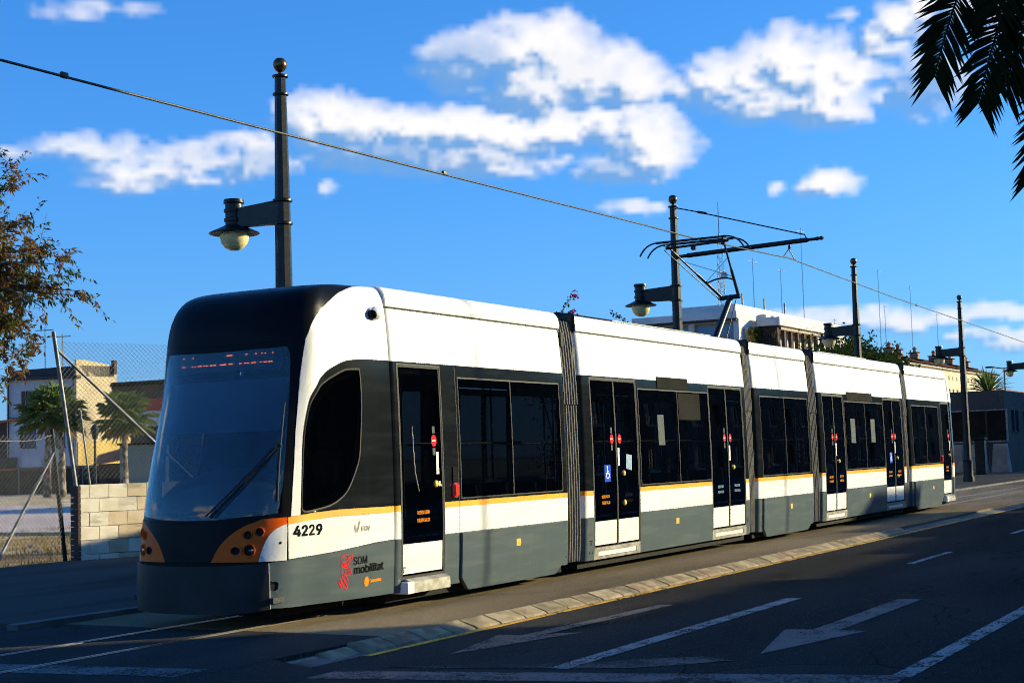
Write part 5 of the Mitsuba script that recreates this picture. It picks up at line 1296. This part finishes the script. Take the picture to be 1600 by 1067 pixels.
part(t, 'wall', MB().prism(sbox(0, -.2, 3.7, 3.7), -3, -.005, (o[0], o[1], 0), sd, EZ, sn), 'green_sheet'); part(t, 'roof', MB().prism(Pg((-.2, 3.76), (3.9, 3.76), (3.9, 3.92), (-.2, 3.92)), -3.2, .3, (o[0], o[1], 0), sd, EZ, sn), 'panel_dark')
t = thing('awning_house', 'low house under a bright orange tin roof beside the yellow wall', 'house'); o = np.array([-83.0, 95.5])
part(t, 'wall', MB().prism(sbox(0, -.2, 3.8, 2.3), -4, 0, (o[0], o[1], 0), sd, EZ, sn), 'wall_brown'); part(t, 'roof', MB().add([tuple(np.r_[o + sd[:2] * u + sn[:2] * w, z]) for u, w, z in ((-.4, .6, 2.3), (4.2, .6, 3.0), (4.2, -2.6, 4.3), (-.4, -2.6, 3.1), (-.4, .6, 2.18), (4.2, .6, 2.88), (4.2, -2.6, 4.18), (-.4, -2.6, 2.98))], [[0, 1, 2, 3], [7, 6, 5, 4], [0, 4, 5, 1], [1, 5, 6, 2], [2, 6, 7, 3], [3, 7, 4, 0]]), 'orange_sheet')
t = thing('red_house', 'narrow house with a red and white upper wall beside the tram nose', 'house'); o = np.array([-80.2, 96.4])
part(t, 'wall', MB().prism(sbox(0, -.2, 6, 5.4), -5, 0, (o[0], o[1], 0), sd, EZ, sn), 'wall_brown'); part(t, 'white_band', MB().prism(sbox(.3, 5.41, 6, 6.7), -5, .05, (o[0], o[1], 0), sd, EZ, sn), 'wall_white'); part(t, 'red_band', MB().prism(sbox(.3, 6.71, 6, 7.8), -5, .06, (o[0], o[1], 0), sd, EZ, sn), 'red_sheet')
part(t, 'roof', MB().prism(Pg((-1.7, 8.9), (-1.5, 9.2), (6, 9.5), (6, 9.1)), -6, .4, (o[0], o[1], 0), sd, EZ, sn), 'panel_dark'); part(t, 'attic_wall', MB().prism(sbox(.3, 7.81, 6, 9.1), -5, -.2, (o[0], o[1], 0), sd, EZ, sn), 'wall_brown'); part(t, 'side_wall', MB().prism(sbox(-1.6, 5.41, .29, 8.9), -5, -.3, (o[0], o[1], 0), sd, EZ, sn), 'wall_brown')
t = thing('street_lantern', 'small old lantern on a post in front of the yellow wall', 'street lamp'); part(t, 'post', MB().lathe([(.09, -.1), (.06, .5), (.045, 3.2)], (-32.7, 44.35, -.1), 10), 'iron', smooth=True); part(t, 'lantern', MB().lathe([(.05, 3.1), (.10, 3.15), (.17, 3.5), (.20, 3.52), (.12, 3.66), (.03, 3.72), (0, 3.8)], (-32.7, 44.35, -.1), 6), 'iron')
t = thing('waste_container', 'green waste container behind the low fence', 'container'); part(t, 'body', MB().rbox((-97.5, 97.6, -.1), (-93.8, 99.6, 1.7), .2), 'green_bin', smooth=30); part(t, 'lid', MB().rbox((-97.6, 97.5, 1.71), (-93.7, 99.7, 1.95), .1), 'green_bin', smooth=30)
t = thing('railing', 'pale pipe railing in front of the shaded pale house', 'railing')
for k in range(5): part(t, 'post', MB().tube([(-90 + 2.6 * k, 93.0 + 1.2 * k, -.1), (-90 + 2.6 * k, 93 + 1.2 * k, 2.2)], .07, 6), 'galvanised', smooth=True)
part(t, 'rail', MB().tube([(-90, 93, 2.15), (-79.6, 97.8, 2.15)], .07, 6), 'galvanised', smooth=True)

# white modern building behind the pantograph
t = thing('white_building', 'white flat roofed building with blue windows behind the pantograph', 'building')
wx0, wx1, wy = -25.5, -16.0, 73.1
fh = [(.5, 2.3, 5.4, 8.46), (2.7, 4.5, 5.4, 8.46), (4.9, 6.7, 5.4, 8.46), (7.0, 9.25, 5.4, 8.46)]
fh2 = [(a, b, 1.2, 4.2) for a, b, c, e in fh]
part(t, 'wall', fwall((wx0, wy), (1, 0), 9.5 - .001, -.2, 8.62, fh + fh2, .3), 'wall_white')
for a, b, c, e in fh + fh2: fwindow(t, (wx0, wy), (1, 0), (a, b, c, e), 'window_blue', 'frame_brown', .12, .2, 1, False, 7.75 if c > 3 else None)
part(t, 'parapet', MB().box((-21.9, wy - .35, 8.625), (wx1 + .02, wy + 3, 8.98)), 'wall_white'); part(t, 'parapet', MB().box((-19.7, wy + .4, 8.985), (wx1 - .3, wy + 19, 9.42)), 'wall_white'); part(t, 'band', MB().box((-21.9, wy - .28, 8.50), (wx1 - .05, wy - .002, 8.623)), 'wall_grey')
part(t, 'side_wall', MB().box((wx1 - .3, wy + .01, -.2), (wx1, wy + 19, 8.98)), 'wall_white'); part(t, 'roof', MB().box((wx0, wy + .3, 8.3), (wx1 - .31, wy + 19, 8.6)), 'wall_grey'); part(t, 'back_wall', MB().box((wx0, wy + 18.7, -.2), (wx1 - .31, wy + 19, 8.29)), 'wall_white')
for yy in (77, 80.5, 84): part(t, 'vent_pipe', MB().tube([(-17.2, yy, 9.3), (-17.2, yy, 10.3)], .05, 6), 'galvanised', smooth=True)
for yy in (76.0, 77.2): part(t, 'air_conditioner', MB().rbox((wx1 + .003, yy, 8.35), (wx1 + .45, yy + .8, 9.0), .04), 'wall_white')
pb_ = part(t, 'brick_pier', MB().box((wx1 + .002, 73.7, -.2), (wx1 + .25, 75.1, 8.1)), 'mortar')
for c in range(26):
    for k in range(2): part(pb_, 'brick', MB().box((wx1 + .2, 73.69 + .7 * k + .02, 4.4 + c * .14), (wx1 + .275, 73.69 + .7 * k + .69, 4.4 + c * .14 + .115)), 'brick_red')
rg = np.random.default_rng(77)
t = thing('creeper', 'green creeper hanging down the brick pier of the white building', 'creeper')
pp = np.stack([wx1 + .3 + .12 * rg.random(2200), np.where(rg.random(2200) < .7, 74.7 + .5 * rg.random(2200), 73.7 + 1.2 * rg.random(2200)), 4.2 + 4.0 * rg.random(2200)], 1); v, f = leaf_quads(pp, rg.normal(size=(2200, 3)) + [.3, 0, -.4], .16, .06, rg); part(t, 'leaves', MB().add(v, f), 'leaf_vine', kind='stuff')
t = thing('white_wing', 'white wing with a row of columns under a flat roof slab', 'building')
part(t, 'roof_slab', MB().box((-16.0 + .29, 75.0, 8.28), (-14.45, 84.6, 8.72)), 'wall_white'); part(t, 'wall', MB().box((-16 + .28, 75.3, -.2), (-14.7, 75.6, 8.27)), 'wall_brown'); part(t, 'inner_wall', MB().box((-16 + .28, 75.61, -.2), (-15.5, 84.4, 8.27)), 'wall_white')
for k in range(8): part(t, 'column', MB().box((-14.85, 76.3 + 1.1 * k, -.2), (-14.66, 76.5 + 1.1 * k, 8.08)), 'wall_brown')
part(t, 'beam', MB().box((-14.9, 75.61, 8.085), (-14.6, 84.4, 8.277)), 'frame_brown')
t = thing('dry_creeper', 'dry brown creeper covering the shaded end wall of the white wing', 'creeper'); pp = np.stack([-16 + .3 + 1.0 * rg.random(1500), 75.25 - .1 * rg.random(1500), 4.2 + 3.9 * rg.random(1500)], 1); v, f = leaf_quads(pp, rg.normal(size=(1500, 3)) * [.4, .2, .3] + [0, 0, -1], .45, .02, rg); part(t, 'stems', MB().add(v, f), 'leaf_twig', kind='stuff')

# long cream building with red tiled roof and chimneys
t = thing('long_building', 'long cream building with a red tiled roof and a row of chimneys', 'building')
LX, LY0, LY1 = -28.0, 118.0, 196.5
ez = 10.15
hol, smal = [], []
for k in range(40):
    y = 1.0 + k * 1.93
    hol.append((y, y + .75, 6.3, 8.0)); hol.append((y, y + .75, 2.6, 4.6))
    smal.append((y + .1, y + .6, 9.0, 9.45))
part(t, 'wall', fwall((LX, LY0), (0, 1), LY1 - LY0, -.2, ez, hol + smal, .35), 'wall_cream')
part(t, 'inner_wall', MB().box((LX - 9, LY0, -.2), (LX - .36, LY1, ez - .02)), 'window_dark')
part(t, 'end_wall', MB().box((LX - 9, LY1 + .002, -.2), (LX, LY1 + .3, ez)), 'wall_cream')
for a, b, c, e in hol[::2] + smal: fwindow(t, (LX, LY0), (0, 1), (a, b, c, e), 'window_dark', 'frame_brown', .08, .2, 0, c < 7)
part(t, 'cornice', MB().box((LX - .1, LY0, ez + .001), (LX + .45, LY1 + .4, ez + .22)), 'wall_white'); part(t, 'string_course', MB().box((LX + .001, LY0, 5.75), (LX + .12, LY1, 5.95)), 'wall_white')
part(t, 'gutter', MB().box((LX + .46, LY0, ez + .10), (LX + .56, LY1 + .4, ez + .2)), 'panel_dark')
rf = part(t, 'roof', MB().prism(Pg((.5, ez + .225), (-4.5, ez + 1.55), (-9.5, ez + .225)), LY0 - .3, LY1 + .4, (LX, 0, 0), EX, EZ, EY), 'roof_tile')
tm_ = MB()
for k in range(300):
    y = LY0 + k * .265
    tm_.tube([(LX + .5, y, ez + .26), (LX - 4.4, y, ez + 1.57)], .085, 4, cap=False)
part(rf, 'tile_rows', tm_, 'roof_tile', kind='stuff')
for y in (123, 137, 141.6, 154.5, 158.0, 165, 173.5, 181.5, 190):
    kc = part(rf, 'chimney', MB().box((LX - 2.7, y + .15, ez + .6), (LX - 1.8, y + .85, ez + 1.75)), 'brick_red'); part(kc, 'cap', MB().box((LX - 2.8, y + .07, ez + 1.755), (LX - 1.7, y + .93, ez + 1.85)), 'panel_dark'); part(kc, 'pot', MB().lathe([(.2, 1.85), (.18, 2.2), (.3, 2.23), (.08, 2.45), (0, 2.47)], (LX - 2.2, y + .5, ez), 10), 'brick_red', smooth=30)
    part(rf, 'dormer', MB().prism(Pg((0, .3), (2.6, .55), (2.6, .85), (0, 1.35)), y - 2.6, y - .05, (LX - 3.2, 0, ez), EX, EZ, EY), 'panel_dark')
t = thing('far_house', 'low house with a tiled roof far off at the right edge', 'house'); part(t, 'wall', MB().box((-34, 205, -.2), (-24, 232, 7.2)), 'wall_cream'); part(t, 'roof', MB().prism(Pg((.4, 7.2), (-5, 8.9), (-10.4, 7.2)), 204.6, 232.4, (-24, 0, 0), EX, EZ, EY), 'roof_tile')
# aerials on the roofs
AM = [(LX - 3, 124, 11.4, 6.0, 'tall thin aerial mast left of the long tiled roof, nearest the third lamp post'), (LX - 3.5, 131.5, 11.4, 10.5, 'tallest aerial mast above the long tiled roof'), (LX - 3, 139, 11.4, 2.6, 'short aerial with a crossbar above the long tiled roof'), (LX - 3.2, 147, 11.4, 8.8, 'thin aerial mast left of the lamp post past the tram'), (LX - 3, 155, 11.4, 8.9, 'second thin aerial mast left of the lamp post past the tram'), (LX - 3.4, 158.5, 11.4, 5.4, 'aerial with a small crosspiece behind the lamp bracket past the tram'), (LX - 3, 168, 11.4, 8.3, 'thin aerial mast just left of the pole past the tram'), (LX - 3, 180, 11.4, 6.0, 'lone thin aerial mast right of the pole past the tram'),
      (-27.0, 106, 7.5, 8.6, 'bent topped thin mast above the white wing'), (-27, 109, 8, 3.4, 'short thin mast above the white wing')]
for x, y, z, h, lab in AM:
    t = thing('aerial_mast', lab, 'aerial', 'thin aerial masts on the roofs'); part(t, 'mast', MB().tube([(x, y, z), (x, y, z + h * .55), (x, y, z + h)], [.03, .026, .018], 5), 'galvanised', smooth=True)
    a = MB().tube([(x - .1, y - .6, z + h * .97), (x + .1, y + .7, z + h * .97)], .014, 4)
    for q in range(3): a.tube([(x - .2, y - .3 + .3 * q, z + h * .97), (x + .2, y - .3 + .3 * q, z + h * .97)], .01, 4)
    part(t, 'aerial', a, 'galvanised')
for (p, z, h), lab in zip(ans, ('thin aerial with a crosspiece on the roof of the pale house', 'taller plain aerial on the roof of the pale house')):
    t = thing('roof_aerial', lab, 'aerial', 'aerials on the old houses'); part(t, 'mast', MB().tube([(p[0], p[1], z - 1), (p[0], p[1], z + h)], .06, 5), 'galvanised', smooth=True); part(t, 'aerial', MB().tube([(p[0] - .9, p[1] - .5, z + h - .3), (p[0] + .8, p[1] + .4, z + h - .25)], .06, 4), 'galvanised')
# lattice radio mast far behind
t = thing('radio_mast', 'slender lattice radio mast far behind the pantograph', 'mast'); lm_ = MB(); ox, oy = -50.0, 159.0
for k in range(3):
    a = k * 2.094; lm_.tube([(ox + .55 * math.cos(a), oy + .55 * math.sin(a), 8), (ox + .38 * math.cos(a), oy + .38 * math.sin(a), 24), (ox + .05 * math.cos(a), oy + .05 * math.sin(a), 26.5)], .04, 4)
    for q in range(34):
        z = 8 + q * .48; r = .55 - .17 * q / 34; a2 = a + 2.094
        c, d = (ox + r * math.cos(a), oy + r * math.sin(a), z), (ox + r * math.cos(a2), oy + r * math.sin(a2), z + .48); lm_.tube([c, d] if (q + k) % 2 else [(d[0], d[1], z), (c[0], c[1], z + .48)], .022, 3, cap=False)
part(t, 'lattice', lm_, 'galvanised'); part(t, 'spike', MB().tube([(ox, oy, 26.4), (ox, oy, 30.0)], [.06, .03], 5), 'galvanised'); part(t, 'dish', MB().lathe([(0, 0), (.3, .06), (.42, .2)], (ox + .6, oy - .6, 21.5), 12, (.5, -.8, 0)), 'wall_white')

# grey building, hoarding and concrete blocks in the shade at the right
t = thing('grey_building', 'plain grey building in the shade behind the hoarding at the right', 'building')
gx, gy = -8.0, 99.0
gh = [(2.0, 3.1, 2.5, 3.9), (3.4, 4.5, 2.5, 3.9), (6.2, 7.3, 2.5, 3.9), (10, 11.2, 2.5, 3.9)]
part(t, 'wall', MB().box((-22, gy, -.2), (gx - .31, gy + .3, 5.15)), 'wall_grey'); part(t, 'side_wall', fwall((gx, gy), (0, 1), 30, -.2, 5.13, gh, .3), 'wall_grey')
for h in gh: fwindow(t, (gx, gy), (0, 1), h, 'window_dark', 'wall_grey', .1, .15, 0)
part(t, 'roof', MB().box((-22, gy + .31, 4.8), (gx - .31, gy + 30, 5.0)), 'wall_grey')
t = thing('hoarding', 'hoarding of five dark panels in a pale frame near the right edge', 'hoarding')
hx0, hx1, hy = -13.2, -7.15, 95.0
for k in range(5):
    a = hx0 + (hx1 - hx0) / 5 * k + .06; part(t, 'panel', MB().box((a, hy, 1.95), (a + (hx1 - hx0) / 5 - .12, hy + .05, 3.78)), 'panel_dark')
    part(t, 'upright', MB().box((a - .115, hy + .02, .0), (a - .005, hy + .12, 3.84)), 'rubber')
part(t, 'frame', MB().box((hx1 - .02, hy - .03, 1.88), (hx1 + .06, hy + .08, 3.88)), 'galvanised'); part(t, 'frame', MB().box((hx0, hy - .02, 3.79), (hx1 - .021, hy + .08, 3.86)), 'galvanised'); part(t, 'frame', MB().box((hx0, hy - .03, 1.86), (hx1 - .021, hy + .09, 1.94)), 'galvanised')
cl = ['row end concrete block nearest the right edge, catching the sun', 'second concrete block from the right under the hoarding', 'third concrete block from the right under the hoarding', 'fourth concrete block from the right, beside the lamp post', 'concrete block furthest left under the hoarding']
for k in range(5):
    x = -7.1 - 1.32 * k; t = solo('concrete_block', MB().tm((lambda h: trimesh.Trimesh(h.vert_properties[:, :3], h.tri_verts, process=False))(m3.Manifold.hull_points(np.array([(x + sx * (.52 if z < 1 else .36), 92.6 + sy * (.45 if z < 1 else .3), z) for sx in (-1, 1) for sy in (-1, 1) for z in (.06, 1.75)])).to_mesh())), 'concrete', cl[k], 'concrete block', 'concrete blocks under the hoarding')
t = thing('bollard_bin', 'dark square bin standing in front of the concrete blocks', 'bin'); part(t, 'body', MB().rbox((-7.3, 86.4, .06), (-6.75, 86.95, 2.0), .04), 'iron', smooth=30); part(t, 'lid', MB().rbox((-7.36, 86.34, 2.01), (-6.69, 87.01, 2.12), .03), 'iron', smooth=30)
t = thing('double_lamp', 'distant twin armed street lamp at the right edge', 'street lamp'); part(t, 'post', MB().lathe([(.12, 0), (.06, 8.0)], (-13.5, 128, 0), 8), 'galvanised', smooth=True); part(t, 'arm', MB().tube([(-14.4, 128, 8.05), (-13.5, 128, 7.9), (-12.6, 128, 8.05)], .05, 6), 'galvanised', smooth=True)
for s in (-1, 1): part(t, 'lamp_head', MB().rbox((-13.5 + s * 1.15 - .35, 127.8, 8.0), (-13.5 + s * 1.15 + .35, 128.2, 8.14), .05), 'iron')

# ------------------------------------------------------------------ across the street, outside the picture: what shades the road


def street_front(name, label, x, y0, y1, h, wallm):
    t = thing(name, label, 'building', 'buildings across the street'); n = max(1, int((y1 - y0) / 3)); hs = []
    for fl in range(max(1, int(h // 3.2))):
        for k in range(n): u = (k + .5) * (y1 - y0) / n; hs.append((u - .6, u + .6, .9 + fl * 3.1, 2.5 + fl * 3.1))
    hs = [q for q in hs if q[3] < h - .4]
    hs2 = [((y1 - y0) - b, (y1 - y0) - a, c, e) for a, b, c, e in hs]
    part(t, 'wall', fwall((x, y1), (0, -1), y1 - y0, -.1, h, hs2, .3), wallm); part(t, 'carcass', MB().box((x + .31, y0 + .02, -.1), (x + 10, y1 - .02, h - .05)), 'wall_brown')
    part(t, 'parapet', MB().box((x - .12, y0, h + .002), (x + 10, y1, h + .12)), 'concrete')
    for q in hs2[::2]: fwindow(t, (x, y1), (0, -1), q, 'window_dark', 'frame_brown', .08, .16, 1)


street_front('street_building', 'tall brown building across the street from the tram nose', 22, 6, 33.2, 16.0, 'facade_dark')
street_front('street_building', 'low building across the street from the middle of the tram', 22, 33.3, 38.5, 6.68, 'facade_dark')
street_front('street_building', 'lowest building across the street from the third module', 22, 38.6, 44.0, 6.40, 'facade_dark')
street_front('street_building', 'low building across the street from the fourth module', 22, 44.1, 50.9, 6.70, 'facade_dark')
street_front('street_building', 'building with a stepped roof across the street from the rear of the tram', 22, 51.0, 55.9, 7.55, 'facade_dark')
street_front('street_building', 'taller narrow building across the street from the last double door', 22, 56.0, 60.3, 8.4, 'facade_dark')
street_front('street_building', 'low long building across the street past the rear of the tram', 22, 62.2, 123, 7.25, 'facade_dark')
street_front('street_building', 'tall building across the street near the grey building', 22, 123.2, 160, 17.0, 'facade_dark')
for lab, x, y in (('thin unseen pole added to cast a faint shadow on the front module', 13.4, 29.1), ('thin unseen pole added to cast a faint shadow on the third module', 13.4, 41.2)):  # unseen poles, added and kept thin for soft shadow streaks on the tram
    t = thing('street_pole', lab, 'lamp post', 'added shadow poles across the road'); part(t, 'post', MB().lathe([(.045, 0), (.034, 4), (.03, 9.5)], (x, y, .05), 10), 'iron', smooth=True); part(t, 'lamp_head', MB().rbox((x - .9, y - .15, 9.5), (x + .2, y + .15, 9.65), .05), 'iron')
